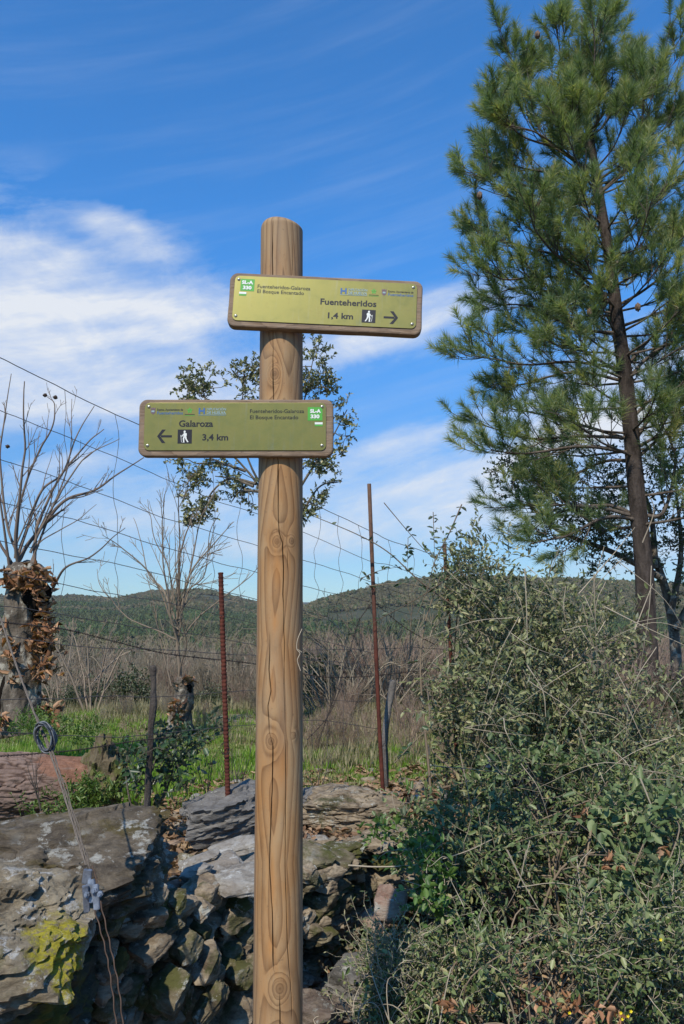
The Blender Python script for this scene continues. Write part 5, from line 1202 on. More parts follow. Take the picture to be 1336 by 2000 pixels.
# clamp: two bent plates with a nut each
def box_mesh(name, pieces, bev=0.0015):
    bm = bmesh.new()
    for (c, d, rx_, ry_, rz_) in pieces:
        M = Matrix.Translation(c) @ Matrix.Rotation(R(rz_), 4, 'Z') @ Matrix.Rotation(R(ry_), 4, 'Y') @ Matrix.Rotation(R(rx_), 4, 'X') @ Matrix.Diagonal((*d, 1))
        r_ = bmesh.ops.create_cube(bm, size=1.0, matrix=M)
    bmesh.ops.bevel(bm, geom=list(bm.edges), offset=bev, segments=2, affect='EDGES')
    me = bpy.data.meshes.new(name); bm.to_mesh(me); bm.free(); return me
def gp(px, py, dy=0.0): return P(px, py, GY_(py) + dy)
for pc in [(gp(170, 1712), (0.020, 0.007, 0.036), 12, 8, 8), (gp(180, 1740), (0.017, 0.009, 0.05), -10, -14, -15), (gp(168, 1755), (0.014, 0.010, 0.062), 6, -6, 20), (gp(188, 1752, -.004), (0.015, 0.008, 0.055), -6, -10, -12)]:
    link('clamp_plate', box_mesh('clamp_plate', [pc]), m_galv, guy)
def nut(c, r, h):
    bm = bmesh.new(); bmesh.ops.create_cone(bm, cap_ends=True, segments=6, radius1=r, radius2=r, depth=h, matrix=Matrix.Translation(c) @ Matrix.Rotation(R(80), 4, 'X') @ Matrix.Rotation(R(20), 4, 'Z'))
    bmesh.ops.create_cone(bm, cap_ends=True, segments=12, radius1=r * .5, radius2=r * .5, depth=h * 2.2, matrix=Matrix.Translation(c) @ Matrix.Rotation(R(80), 4, 'X'))
    me = bpy.data.meshes.new('nut'); bm.to_mesh(me); bm.free(); return me
for q in ((170, 1747), (184, 1740), (196, 1746)): link('nut', nut(gp(q[0], q[1], -.012), 0.007, 0.008), m_galv, guy)

# ------------------------------------------------------------------ holm-oak sapling at the stake
def leafy_twigs(twigs, per, ll, lw, seed, jitter=0.5, fold=0.25, pairs=True):
    """leaves set along twig polylines -> leaf arrays"""
    rs = np.random.default_rng(seed); pos, ax, nr = [], [], []
    for S in twigs:
        S = np.asarray(S); n = len(S); T = norm(np.gradient(S, axis=0)); m = per
        tpos = np.linspace(0.12, 1.0, m) + rs.normal(size=m) * .02; tpos = np.clip(tpos, 0, 1) * (n - 1); i = np.minimum(tpos.astype(int), n - 2); f = (tpos - i)[:, None]
        c = S[i] * (1 - f) + S[i + 1] * f; t = T[i]
        s = norm(np.cross(t, rs.normal(size=(m, 3)))); 
        a = t * 0.55 + s * (np.where(np.arange(m) % 2, 1, -1)[:, None] if pairs else 1) * 0.85 + rs.normal(size=(m, 3)) * jitter * .4
        pos.append(c); ax.append(a); nr.append(np.cross(a, s) * .3 + rs.normal(size=(m, 3)) * jitter + np.array([0, -.15, .75]))
    pos, ax, nr = map(np.concatenate, (pos, ax, nr)); n = len(pos)
    return pos, ax, nr, ll * rs.uniform(.4, 1.35, n) ** 1.2, lw * rs.uniform(.5, 1.3, n), rs.random(n)
def foliage(parent, twigs, per, ll, lw, mat, seed, name='foliage', parts=0, jitter=0.5, fold=.25, near=None):
    pos, ax, nr, l_, w_, v_ = leafy_twigs(twigs, per, ll, lw, seed, jitter)
    n = len(pos); pick = np.zeros(n, bool)
    if parts:
        # the leaves that show largest (nearest the path) stay separate parts
        order = np.argsort(pos[:, 1] - 0.25 * (l_ / ll)); pick[order[:parts]] = True
    if (~pick).any():
        V, F = leaves(pos[~pick], ax[~pick], nr[~pick], l_[~pick], w_[~pick], fold); k = (~pick).sum()
        link(name, npmesh(name, V, F, var=np.repeat(v_[~pick], 6)), mat, parent, kind='stuff')
    if parts:
        vv = [leaf_variant(mat, ll, lw, q, fold) for q in range(6)]
        for i in np.where(pick)[0]:
            o = bpy.data.objects.new('leaf', vv[i % 6]); COL.objects.link(o); o.parent = parent
            a = Vector(ax[i]).normalized(); nn = Vector(nr[i]); nn = (nn - a * nn.dot(a)).normalized(); sd = a.cross(nn)
            M = Matrix((sd, a, nn)).transposed(); o.matrix_local = Matrix.Translation(Vector(pos[i]) - parent.location) @ M.to_4x4() @ Matrix.Scale(l_[i] / ll, 4)
def leaf_variant(mat, ll, lw, q, fold):
    rs = np.random.default_rng(900 + q)
    V, F = leaves(np.zeros((1, 3)), np.array([[0, 1.0, 0]]), np.array([[0.0, 0, 1]]), np.array([ll]), np.array([lw * rs.uniform(.85, 1.15)]), fold, 0.1)
    me = npmesh('leaf', V, F, var=np.full(6, (q + 0.5) / 6)); me.materials.append(mat); return me
m_holm = leaf_material('holm_oak_leaves', [(0.0, (0.020, 0.045, 0.016)), (0.6, (0.042, 0.080, 0.028)), (1.0, (0.075, 0.115, 0.05))], under=(0.13, 0.15, 0.10), trans=0.12, rough=0.4)
m_stem = bark_material('sapling_stem', (0.09, 0.075, 0.055), (0.17, 0.145, 0.11), scale=20)
def volume_twigs(blobs, n, L, seed, up=0.3, wig=0.25, steps=5, gap=(4.0, -0.16)):
    """short twigs scattered in ellipsoid blobs (px, py, Y, rx px, ry px, ry depth m, weight)"""
    rs = random.Random(seed); tw = []
    wts = [b_[6] for b_ in blobs]
    for _ in range(n):
        b_ = rs.choices(blobs, wts)[0]
        while True:
            q = (rs.uniform(-1, 1), rs.uniform(-1, 1), rs.uniform(-1, 1))
            if q[0] ** 2 + q[1] ** 2 + q[2] ** 2 < 1: break
        c = np.array(P(b_[0] + q[0] * b_[3], b_[1] + q[1] * b_[4], b_[2] + q[2] * b_[5]))
        if vnoise(c[None, :] * gap[0] + seed)[0] < gap[1]: continue
        d = np.array([rs.gauss(0, .6) + q[0] * .5, rs.gauss(0, .6) + q[2] * .3 - .1, rs.gauss(0, .4) + up]); d /= np.linalg.norm(d)
        pts = [c]; l = L * rs.uniform(.5, 1.3)
        for k in range(steps):
            d = d + np.array([rs.gauss(0, wig), rs.gauss(0, wig), rs.gauss(0, wig)]); d /= np.linalg.norm(d); pts.append(pts[-1] + d * l / steps)
        tw.append(np.array(pts))
    return tw
def twig_lines(tw, r=0.0012): return [(t_, np.linspace(r * 1.5, r * .5, len(t_))) for t_ in tw]
sap = empty('oak_sapling', P(285, 1600, 3.85), label='dark glossy-leaved holm oak sapling growing round the thin dark stake', cat='sapling')
tw = volume_twigs([(265, 1495, 3.85, 42, 45, .15, 1.3), (340, 1460, 3.9, 55, 40, .15, 1.5), (370, 1440, 3.95, 60, 35, .15, .8), (300, 1540, 3.85, 55, 45, .12, 1.2), (350, 1500, 3.9, 40, 40, .12, .8)], 125, 0.13, 41)
st = [(spline([P(*q) for q in s_], 14), np.linspace(.006, .002, 14)) for s_ in ([(262, 1598, 3.85), (250, 1545, 3.85), (246, 1490, 3.85), (262, 1440, 3.85)], [(285, 1600, 3.8), (292, 1520, 3.8), (318, 1460, 3.85), (362, 1425, 3.9)], [(300, 1590, 3.9), (330, 1530, 3.9), (350, 1480, 3.95), (425, 1440, 3.95)])]
link('stems', tube_mesh('stems', st + twig_lines(tw), 4), m_stem, sap, kind='stuff')
foliage(sap, tw, 8, .036, .020, m_holm, 43, parts=260)
# bare little weeds near the log and rod
m_dark_twig = twig_material('dark_twigs', (0.06, 0.05, 0.04), (0.12, 0.10, 0.08))
for (px, pyb, pyt, Y, lab) in ((80, 1585, 1490, 3.6, 'small bare forked seedling standing before the fallen log'), (465, 1560, 1465, 4.0, 'bare dark twiggy seedling at the right foot of the ribbed rod'), (405, 1560, 1480, 4.0, 'bare dark twiggy seedling at the left foot of the ribbed rod'), (620, 1560, 1460, 4.6, 'bare seedling in the grass right of the signpost')):
    w_ = empty('seedling', P(px, pyb, Y), label=lab, cat='seedling'); out = []; random.seed(px)
    for k in range(3): grow(out, np.array(P(px, pyb, Y)), np.array([random.uniform(-.5, .5), 0, 1.0]), (pyb - pyt) / 1500 * Y, .003, 0, 1, .6, .2, .12, (2, 4), .5, None, .001, .3)
    link('stems', tube_mesh('stems', out, 4), m_dark_twig, w_, kind='stuff')

# green herbs round the log and pollard
m_herb = leaf_material('herb_leaves', [(0.0, (0.05, 0.10, 0.015)), (0.5, (0.10, 0.17, 0.03)), (1.0, (0.20, 0.25, 0.06))], trans=0.3)
tw = volume_twigs([(110, 1432, 5.0, 120, 22, .5, 2), (40, 1420, 5.2, 60, 25, .3, 1), (200, 1455, 4.9, 60, 20, .4, 1), (180, 1560, 3.95, 70, 32, .08, 1.6), (100, 1590, 3.8, 90, 12, .1, .6)], 420, .10, 77, up=.9)
hb = empty('weed_patch', P(110, 1440, 5), label='fresh green leafy weeds along the log and under the left pollard', cat='weeds')
link('stems', tube_mesh('stems', twig_lines(tw, .001), 3), m_herb, hb, kind='stuff'); foliage(hb, tw, 9, .028, .011, m_herb, 5)

# ------------------------------------------------------------------ right-hand bushes
m_grey_leaf = leaf_material('grey_green_leaves', [(0.0, (0.065, 0.088, 0.030)), (0.45, (0.155, 0.178, 0.068)), (0.85, (0.27, 0.27, 0.125)), (1.0, (0.40, 0.34, 0.18))], under=(0.20, 0.215, 0.155), trans=0.15, rough=0.5)
m_dark_leaf = leaf_material('dark_shrub_leaves', [(0.0, (0.040, 0.070, 0.020)), (0.5, (0.105, 0.150, 0.048)), (0.9, (0.22, 0.25, 0.095)), (1.0, (0.36, 0.30, 0.14))], under=(0.15, 0.17, 0.11), trans=0.14, rough=0.45)
m_broad = leaf_material('broad_green_leaves', [(0.0, (0.06, 0.10, 0.035)), (0.5, (0.12, 0.17, 0.06)), (1.0, (0.22, 0.26, 0.11))], under=(0.2, 0.23, 0.13), trans=.2, rough=.55)
m_bright = leaf_material('bright_bramble_leaves', [(0.0, (0.05, 0.10, 0.022)), (0.6, (0.11, 0.20, 0.04)), (1.0, (0.20, 0.30, 0.07))], trans=0.3, rough=0.45)
m_cane = twig_material('pale_canes', (0.20, 0.16, 0.11), (0.42, 0.36, 0.26))
m_cane2 = twig_material('brown_canes', (0.11, 0.08, 0.055), (0.24, 0.19, 0.13))
def bush(label, base, blobs, n, L, per, ll, lw, mat, seed, parts=0, stem_n=14, stem_r=.008, stem_mat=None, up=.3, twr=.0012, name='bush', cat='bush', jitter=.5):
    t_ = empty(name, P(*base), label=label, cat=cat); tw = volume_twigs(blobs, n, L, seed, up)
    rs = random.Random(seed); st = []
    for k in range(stem_n):
        b_ = rs.choices(blobs, [q[6] for q in blobs])[0]
        e = np.array(P(b_[0] + rs.uniform(-.8, .8) * b_[3], b_[1] - rs.uniform(0, .95) * b_[4], b_[2] + rs.uniform(-.7, .7) * b_[5])); s0 = np.array(P(base[0] + rs.uniform(-60, 60), base[1], base[2] + rs.uniform(-.3, .3)))
        mid = (s0 + e) / 2 + np.array([rs.gauss(0, .12), rs.gauss(0, .1), rs.uniform(0, .2)]); st.append((spline([s0, mid, e], 16), np.linspace(stem_r, stem_r * .3, 16)))
    link('stems', tube_mesh('stems', st, 5), stem_mat or m_cane2, t_, kind='stuff')
    link('twigs', tube_mesh('twigs', twig_lines(tw, twr), 3), stem_mat or m_cane, t_, kind='stuff')
    foliage(t_, tw, per, ll, lw, mat, seed + 1, parts=parts, jitter=jitter); return t_
# upper evergreen bush
bush('tall tangled grey-green evergreen bush in front of the pine trunk', (1080, 1640, 4.6),
     [(985, 1225, 4.7, 115, 95, .45, 1.0), (930, 1170, 4.6, 62, 85, .3, .40), (1110, 1270, 4.8, 105, 80, .45, .75), (1010, 1370, 4.4, 140, 120, .5, 1.9), (1150, 1420, 4.5, 140, 95, .5, 1.5), (1290, 1490, 4.6, 90, 70, .5, .6), (950, 1095, 4.7, 70, 55, .2, .13), (1060, 1150, 4.8, 90, 50, .3, .16), (1290, 1360, 5.0, 60, 90, .4, .07), (1180, 1230, 4.9, 60, 60, .3, .12)],
     2300, .24, 12, .042, .018, m_grey_leaf, 51, parts=0, stem_n=60, stem_mat=m_cane, jitter=.34)
bush('dense dark middle bush spilling over the wall right of the rusty rods', (1080, 1900, 3.6),
     [(900, 1600, 4.0, 140, 60, .35, 1.1), (1080, 1560, 3.9, 180, 100, .4, 1.8), (1260, 1590, 3.8, 130, 90, .4, 1.3), (1000, 1700, 3.6, 200, 100, .35, 2.0), (1230, 1720, 3.5, 160, 120, .35, 2.0), (790, 1625, 3.9, 60, 35, .2, .35)],
     2500, .19, 12, .036, .017, m_dark_leaf, 61, parts=0, stem_n=40, jitter=.34)
bush('low front thicket of small olive leaves at the bottom right corner', (1050, 2120, 2.9),
     [(850, 1900, 3.1, 120, 85, .25, 1.0), (1000, 1920, 2.95, 150, 110, .3, 1.4), (1180, 1900, 2.85, 150, 120, .3, 1.5), (1310, 1860, 2.9, 90, 140, .3, 1.0), (1000, 2050, 2.8, 300, 60, .3, .6), (790, 1970, 3.0, 70, 60, .2, .5)],
     1900, .16, 12, .027, .013, m_dark_leaf, 71, parts=290, stem_n=50, stem_r=.005, jitter=.34)
bush('broad-leaved green shoots at the right edge, larger and lighter than the leaves round them', (1270, 1760, 3.2),
     [(1240, 1600, 3.3, 80, 40, .15, 1), (1270, 1740, 3.1, 60, 80, .15, 1), (1060, 1480, 3.9, 90, 30, .1, .7)], 150, .2, 10, .050, .026, m_broad, 75, parts=240, stem_n=10, stem_r=.004, jitter=.3)
bush('leafy shoots climbing the overgrown rusty rod', (885, 1540, 4.65),
     [(890, 1440, 4.65, 38, 60, .12, 1.2), (905, 1510, 4.6, 50, 50, .15, 1.2), (880, 1110, 4.7, 30, 40, .1, .25)], 150, .15, 11, .036, .017, m_dark_leaf, 81, stem_n=5)
bush('patch of bright green bramble leaves among the dark bush near the wall', (850, 1790, 3.3),
     [(865, 1720, 3.15, 50, 42, .08, 1.2), (800, 1665, 3.3, 38, 22, .08, .4), (880, 1780, 3.05, 50, 40, .08, 1), (740, 1630, 3.6, 20, 35, .06, .35), (790, 1545, 4.1, 30, 25, .06, .15)], 130, .12, 8, .034, .022, m_bright, 91, parts=200, stem_n=8, stem_r=.0025, stem_mat=m_cane, name='bramble', cat='bramble')
bush('dry grey-green herbs with brown stems in front of the rounded grey rock', (790, 2080, 2.85),
     [(760, 1890, 2.95, 60, 60, .15, .7), (830, 1960, 2.9, 90, 60, .15, 1.2), (720, 1985, 2.8, 50, 40, .15, .5)], 380, .16, 12, .017, .006, m_grey_leaf, 95, stem_n=34, stem_r=.0025, stem_mat=m_cane, up=.9, name='herb_clump', cat='herbs')
# dead leaves caught in the bush
dv = empty('dead_leaf_cluster', P(1190, 1690, 3.2), label='tan dead leaves caught in the bushes at right', cat='dead leaves')
dead_leaves(dv, [(1182, 1695, 3.05, 22, 16, 5), (1295, 1660, 3.05, 18, 10, 4), (1140, 1580, 3.3, 10, 16, 3), (1235, 1610, 3.25, 16, 16, 3), (1190, 1990, 2.6, 60, 20, 12), (1080, 1960, 2.65, 40, 30, 8), (880, 1960, 2.7, 30, 30, 8)], .30)

# arching bramble canes with spaced leaves
br = empty('bramble_canes', P(960, 1200, 4.4), label='long arching bramble canes with sparse leaves reaching over the fence', cat='bramble')
canes = [([(612, 1008, 4.1), (700, 1045, 4.2), (760, 1080, 4.25), (820, 1135, 4.3), (900, 1195, 4.4), (980, 1260, 4.5)], .006, 12), ([(750, 982, 4.4), (790, 1030, 4.4), (830, 1075, 4.4), (850, 1092, 4.4)], .003, 5), ([(902, 985, 4.3), (878, 1040, 4.3), (850, 1095, 4.3), (835, 1150, 4.3), (815, 1200, 4.3)], .004, 12),
         ([(846, 1000, 4.35), (848, 1060, 4.35), (850, 1140, 4.35)], .0025, 12), ([(797, 1050, 4.3), (796, 1120, 4.3)], .002, 10), ([(705, 1130, 4.3), (740, 1115, 4.3), (790, 1105, 4.3)], .0025, 10), ([(715, 1145, 4.3), (790, 1140, 4.3), (870, 1160, 4.35)], .0025, 8), ([(680, 1245, 4.3), (740, 1210, 4.3), (830, 1160, 4.3), (900, 1110, 4.3)], .003, 10),
         ([(800, 1300, 4.3), (870, 1245, 4.3), (930, 1210, 4.4)], .003, 8), ([(770, 1490, 4.2), (830, 1430, 4.2), (900, 1390, 4.3)], .003, 7)]
tl = []; cl_ = []
for pts, r_, nl in canes:
    S = spline([P(*q) for q in pts], 40); cl_.append((S, np.linspace(r_, r_ * .4, 40) if pts[0][0] > 700 else np.linspace(r_ * .35, r_, 40))); tl.append((S, nl))
[link('cane', tube_mesh('cane', [q_], 5), m_cane2, br) for q_ in cl_]
pos, ax, nr = [], [], []; rs = np.random.default_rng(5)
for S, nl in tl:
    for t_ in rs.uniform(0.05, 1, nl):
        for q in (-1, 1):
            if rs.random() < .75: pos.append(S[int(t_ * 39)]); ax.append(np.array([q * rs.uniform(.3, 1), rs.normal() * .4, rs.normal() * .5 + .1])); nr.append(rs.normal(size=3) + [0, -.2, 1])
vv = [leaf_variant(m_holm, .040, .020, q, .3) for q in range(6)]
for i in range(len(pos)):
    o = bpy.data.objects.new('leaf', vv[i % 6]); COL.objects.link(o); o.parent = br; a = Vector(ax[i]).normalized(); nn = Vector(nr[i]); nn = (nn - a * nn.dot(a)).normalized()
    o.matrix_local = Matrix.Translation(Vector(pos[i]) - br.location) @ Matrix((a.cross(nn), a, nn)).transposed().to_4x4() @ Matrix.Scale(rs.uniform(.6, 1.1), 4)
# bare pale canes through the bush
bc = empty('dry_canes', P(1050, 1500, 4.1), label='bare pale dry canes criss-crossing through the right-hand bushes', cat='canes'); out = []
fixed = [[(680, 1690, 3.2), (740, 1693, 3.2), (820, 1688, 3.2), (905, 1665, 3.25), (960, 1640, 3.3)], [(1210, 1535, 3.5), (1262, 1523, 3.5), (1340, 1524, 3.5)], [(1240, 1230, 4.2), (1275, 1140, 4.2), (1270, 970, 4.2)][:2], [(1025, 1110, 4.1), (1028, 1180, 4.1), (1030, 1250, 4.1)], [(1160, 1120, 4.2), (1163, 1230, 4.2)],
         [(1180, 1185, 4.0), (1250, 1220, 4.0), (1336, 1260, 4.0)], [(1250, 1520, 3.2), (1290, 1600, 3.2), (1336, 1560, 3.2)], [(990, 1660, 2.9), (1020, 1720, 2.9), (1060, 1790, 2.9)], [(1030, 1300, 3.9), (1060, 1350, 3.9), (1066, 1400, 3.9)], [(1130, 1420, 3.9), (1150, 1500, 3.9), (1125, 1560, 3.9)],
         [(1130, 1160, 4.2), (1200, 1080, 4.3), (1240, 1030, 4.3)], [(1190, 1560, 3.4), (1270, 1620, 3.4), (1336, 1590, 3.4)], [(1255, 1060, 4.0), (1277, 1000, 4.0), (1268, 965, 4.0)]]
for f_ in fixed: out.append((spline([P(*q) for q in f_], 20), np.linspace(.0038, .0016, 20)))
random.seed(12)
for k in range(60):
    px, py = random.uniform(900, 1330), random.uniform(1130, 1560) if k < 48 else random.uniform(1500, 1900); a = random.uniform(0, 3.14); l = random.uniform(40, 150); Yc = 4.15 - (py - 1130) / 820 * 1.45 + random.uniform(-.1, .25)
    out.append((spline([P(px - l * math.cos(a), py - l * math.sin(a), Yc), P(px + random.uniform(-25, 25), py - random.uniform(-5, 40), Yc - .06), P(px + l * math.cos(a), py + l * math.sin(a), Yc + .05)], 12), np.linspace(.0021, .0008, 12)))
[link('cane', tube_mesh('cane', [q_], 5), m_cane, bc) for q_ in out]
# yellow flowers low right
m_yel = plain('yellow_petals', (0.75, 0.60, 0.02), 0.5)
fl = empty('flower_sprig', P(1215, 1985, 2.5), label='tiny yellow flowers at the bottom right among dead leaves', cat='flowers')
rs = np.random.default_rng(8)
for (px, py) in ((1215, 1990), (1232, 1975), (1226, 1984), (1112, 1978), (1290, 1835), (1212, 1978)):
    V, F = leaves(np.zeros((5, 3)), np.stack([np.cos(np.arange(5) * 1.257), -0.3 + 0 * np.arange(5), np.sin(np.arange(5) * 1.257)], -1), rs.normal(size=(5, 3)) * .2 + [0, -1, 0], np.full(5, .006), np.full(5, .005)); me = npmesh('flower', V, F); me.materials.append(m_yel)
    o = bpy.data.objects.new('flower', me); COL.objects.link(o); o.parent = fl; o.location = P(px, py, 2.52) - fl.location

# ------------------------------------------------------------------ cork oak behind the signs
m_cork = leaf_material('cork_oak_leaves', [(0.0, (0.09, 0.11, 0.035)), (0.5, (0.19, 0.20, 0.07)), (0.85, (0.30, 0.28, 0.12)), (1.0, (0.42, 0.34, 0.19))], under=(0.17, 0.18, 0.12), trans=0.18, rough=0.45)
Yo = 8.2
oak = empty('oak_tree', P(548, 1500, Yo), label='slender evergreen oak rising directly behind the signpost, leaf clumps left and right of it', cat='tree')
random.seed(17)
oblobs = [(388, 740, Yo, 34, 48, .25, 2.2), (372, 705, Yo, 16, 26, .2, .7), (478, 735, Yo, 38, 36, .3, 1.1), (430, 755, Yo, 50, 24, .3, .5), (612, 715, Yo, 36, 55, .3, 1.6), (600, 770, Yo, 45, 40, .3, .9), (640, 760, Yo, 20, 30, .2, .3), (676, 800, Yo, 18, 34, .12, .30), (682, 830, Yo, 18, 26, .12, .22), (400, 915, Yo, 48, 30, .3, 1.1), (392, 965, Yo, 32, 42, .25, 1.6), (385, 1010, Yo, 18, 20, .15, .3), (455, 955, Yo, 22, 44, .2, .55), (490, 960, Yo, 30, 40, .3, .5), (620, 905, Yo, 36, 30, .3, .9), (665, 940, Yo, 30, 22, .2, .7), (610, 970, Yo, 24, 34, .2, .6), (600, 1005, Yo, 14, 16, .1, .3), (645, 880, Yo, 30, 20, .2, .4), (545, 720, Yo, 60, 60, .4, .6), (545, 830, Yo, 110, 70, .5, 1.2), (400, 840, Yo, 60, 60, .4, .8), (350, 905, Yo, 10, 10, .1, .1)]
tw = volume_twigs(oblobs, 1300, .13, 18, up=.15, gap=(5.0, -0.12))
lim = []
hub = [(548, 1120), (546, 1010), (547, 930)]
me, _, _ = trunk_mesh('trunk', [P(548, 1520, Yo), P(550, 1250, Yo), P(546, 1100, Yo), P(547, 940, Yo)], [.13, .10, .08, .055], 44, nA=24, nL=60, lump=.12); link('trunk', me, m_pbark, oak)
for pts in ([(547, 1040), (505, 950), (470, 905), (420, 850), (392, 740)], [(547, 1020), (520, 965), (490, 910), (470, 840), (478, 735)], [(546, 1000), (560, 900), (590, 800), (612, 700)], [(547, 960), (545, 850), (545, 700)], [(547, 1020), (600, 930), (640, 870), (678, 800)], [(500, 945), (450, 935), (415, 960), (395, 1000)], [(547, 1050), (590, 1000), (625, 950), (668, 940)], [(510, 960), (470, 960), (452, 980)], [(547, 1060), (575, 1020), (605, 985)], [(480, 920), (430, 905), (380, 905)], [(495, 950), (455, 935), (420, 930)]):
    lim.append((spline([P(q[0], q[1], Yo + random.uniform(-.1, .1)) for q in pts], 20), np.linspace(.019, .005, 20)))
for t_ in random.sample(tw, 150):
    L0 = random.choice(lim)[0]; d_ = np.linalg.norm(np.concatenate([l_[0][5:] for l_ in lim]) - t_[0], axis=1); src_ = np.concatenate([l_[0][5:] for l_ in lim])[d_.argmin()]
    lim.append((spline([src_, (src_ + t_[0]) / 2 + rvec() * .04, t_[0]], 6), np.linspace(.006, .003, 6)))
link('limbs', tube_mesh('limbs', lim, 6), m_stem, oak, kind='stuff'); link('twigs', tube_mesh('twigs', twig_lines(tw, .0025), 3), m_stem, oak, kind='stuff')
foliage(oak, tw, 12, .042, .026, m_cork, 19)

# ------------------------------------------------------------------ oak behind the pine
Yb = 10.5
bo2 = empty('oak_tree', P(1310, 1420, Yb), label='dark small-leaved evergreen oak behind the pine trunk at the right edge', cat='tree')
obl = [(1120, 960, Yb, 150, 70, .8, 2.2), (1040, 930, Yb, 80, 50, .5, .8), (1220, 1010, Yb, 110, 80, .8, 1.8), (1320, 960, Yb, 90, 110, .8, 1.8), (1130, 1040, Yb, 100, 50, .5, 1.0), (1330, 1100, Yb, 70, 90, .6, 1.1), (1200, 1110, Yb, 50, 30, .4, .3), (1240, 900, Yb, 90, 60, .6, .7), (1400, 1000, Yb, 90, 150, .8, 1)]
tw = volume_twigs(obl, 1650, .26, 28, up=.1); lim = []
for pts in ([(1320, 1420), (1318, 1250), (1290, 1120), (1240, 1020), (1150, 960)], [(1310, 1200), (1330, 1080), (1320, 950)], [(1295, 1130), (1200, 1080), (1080, 1030), (1000, 940)], [(1280, 1110), (1270, 1000), (1230, 900)], [(1320, 1230), (1370, 1120), (1400, 980)], [(1180, 1040), (1120, 990), (1040, 930)]):
    lim.append((spline([P(q[0], q[1], Yb + random.uniform(-.2, .2)) for q in pts], 20), np.linspace(.09 if pts[0][1] > 1400 else .05, .015, 20)))
[link('limb', tube_mesh('limb', [q_], 7), m_pbark, bo2) for q_ in lim]; link('twigs', tube_mesh('twigs', twig_lines(tw, .004), 3), m_stem, bo2, kind='stuff')
m_backoak = leaf_material('back_oak_leaves', [(0.0, (0.035, 0.058, 0.024)), (0.6, (0.075, 0.105, 0.042)), (1.0, (0.15, 0.17, 0.08))], trans=.22)
foliage(bo2, tw, 12, .050, .030, m_backoak, 29)
# ------------------------------------------------------------------ the pine
m_needle = leaf_material('pine_needles', [(0.0, (0.08, 0.12, 0.070)), (0.4, (0.18, 0.235, 0.112)), (0.75, (0.34, 0.37, 0.165)), (1.0, (0.55, 0.46, 0.20))], trans=0.45, rough=0.4, spec=0.5)
m_pinebark = bark_material('pine_bark', (0.022, 0.017, 0.014), (0.082, 0.066, 0.056), scale=12, bump=1.0, zstretch=0.3)
m_pinebough = bark_material('pine_bough_bark', (0.055, 0.043, 0.035), (0.15, 0.125, 0.10), scale=16, bump=0.8)
Yp = 8.6
pine = empty('pine_tree', P(1276, 1440, Yp), label='tall young pine with bushy long-needled crown filling the right side', cat='tree')
tp = [(1272, 1440), (1264, 1250), (1257, 1100), (1245, 980), (1236, 880), (1222, 740), (1205, 620), (1190, 500), (1172, 400), (1163, 340), (1150, 250), (1143, 160), (1138, 90), (1136, 30)]
tr = [.118, .106, .100, .095, .088, .081, .074, .063, .062, .052, .040, .028, .018, .008]
me, TC, TR = trunk_mesh('trunk', [P(a, b_, Yp) for a, b_ in tp], tr, 91, nA=48, nL=320, lump=.06, fine=.06); link('trunk', me, m_pinebark, pine)
tz_ = TC[:, 2]
def trunk_pt(py):
    z = P(1200, py, Yp).z; return np.array([np.interp(z, tz_, TC[:, 0]), np.interp(z, tz_, TC[:, 1]), z])
random.seed(5); RP = np.random.default_rng(5)
boughs = []; shoots_ = []           # shoots: (p0, dir, length, needle length, density)
def px_len(px): return px / 1500 * Yp
def make_bough(p0, pts, r0, order, dens, nl):
    S = spline([p0] + pts, 26); S = S + 0.03 * np.stack([fbm(S * 2.2, 2), fbm(S * 2.2 + 7, 2), fbm(S * 2.2 + 13, 2)], -1) * np.linspace(0, 1, 26)[:, None]
    L = np.linalg.norm(np.diff(S, axis=0), axis=1).sum(); T = norm(np.gradient(S, axis=0)); rad = np.linspace(r0, .006, 26); boughs.append((S, rad))
    shoots_.append((S[-1] - T[-1] * .12, T[-1] + np.array([0, 0, .35]), .26, nl, dens * 1.25))
    ns = int(2 + L * 5.6)
    for k in range(ns):
        t = random.uniform(0.26, 0.98) ** 0.85; i = min(24, int(t * 25)); s = rvec(); s -= s.dot(T[i]) * T[i]; s /= np.linalg.norm(s); s[2] = s[2] * .7 + .12
        d = T[i] * random.uniform(.55, .9) + s * random.uniform(.5, .85); d /= np.linalg.norm(d)
        l = L * random.uniform(.16, .34) * (1.25 - .6 * t) + .08; q = [S[i]]; dd = d
        for m_ in range(5): dd = dd + np.array([0, 0, .13]) + rvec() * .10; dd /= np.linalg.norm(dd); q.append(q[-1] + dd * l / 5)
        q = np.array(q); boughs.append((q, np.linspace(max(.004, rad[i] * .45), .004, 6)))
        shoots_.append((q[-1] - dd * .06, dd + np.array([0, 0, .3]), .22, nl * random.uniform(.85, 1.1), dens))
        for m_ in range(int(l * 6)):
            j_ = random.randint(1, 4); e = rvec(); e -= e.dot(dd) * dd; e /= np.linalg.norm(e); ee = dd * .7 + e * .7 + np.array([0, 0, .25]); ee /= np.linalg.norm(ee); l2 = random.uniform(.08, .22)
            boughs.append((np.array([q[j_], q[j_] + ee * l2]), np.array([.0042, .0032]))); shoots_.append((q[j_] + ee * l2 * .7, ee + np.array([0, 0, .2]), .18, nl * random.uniform(.8, 1.05), dens * .9))
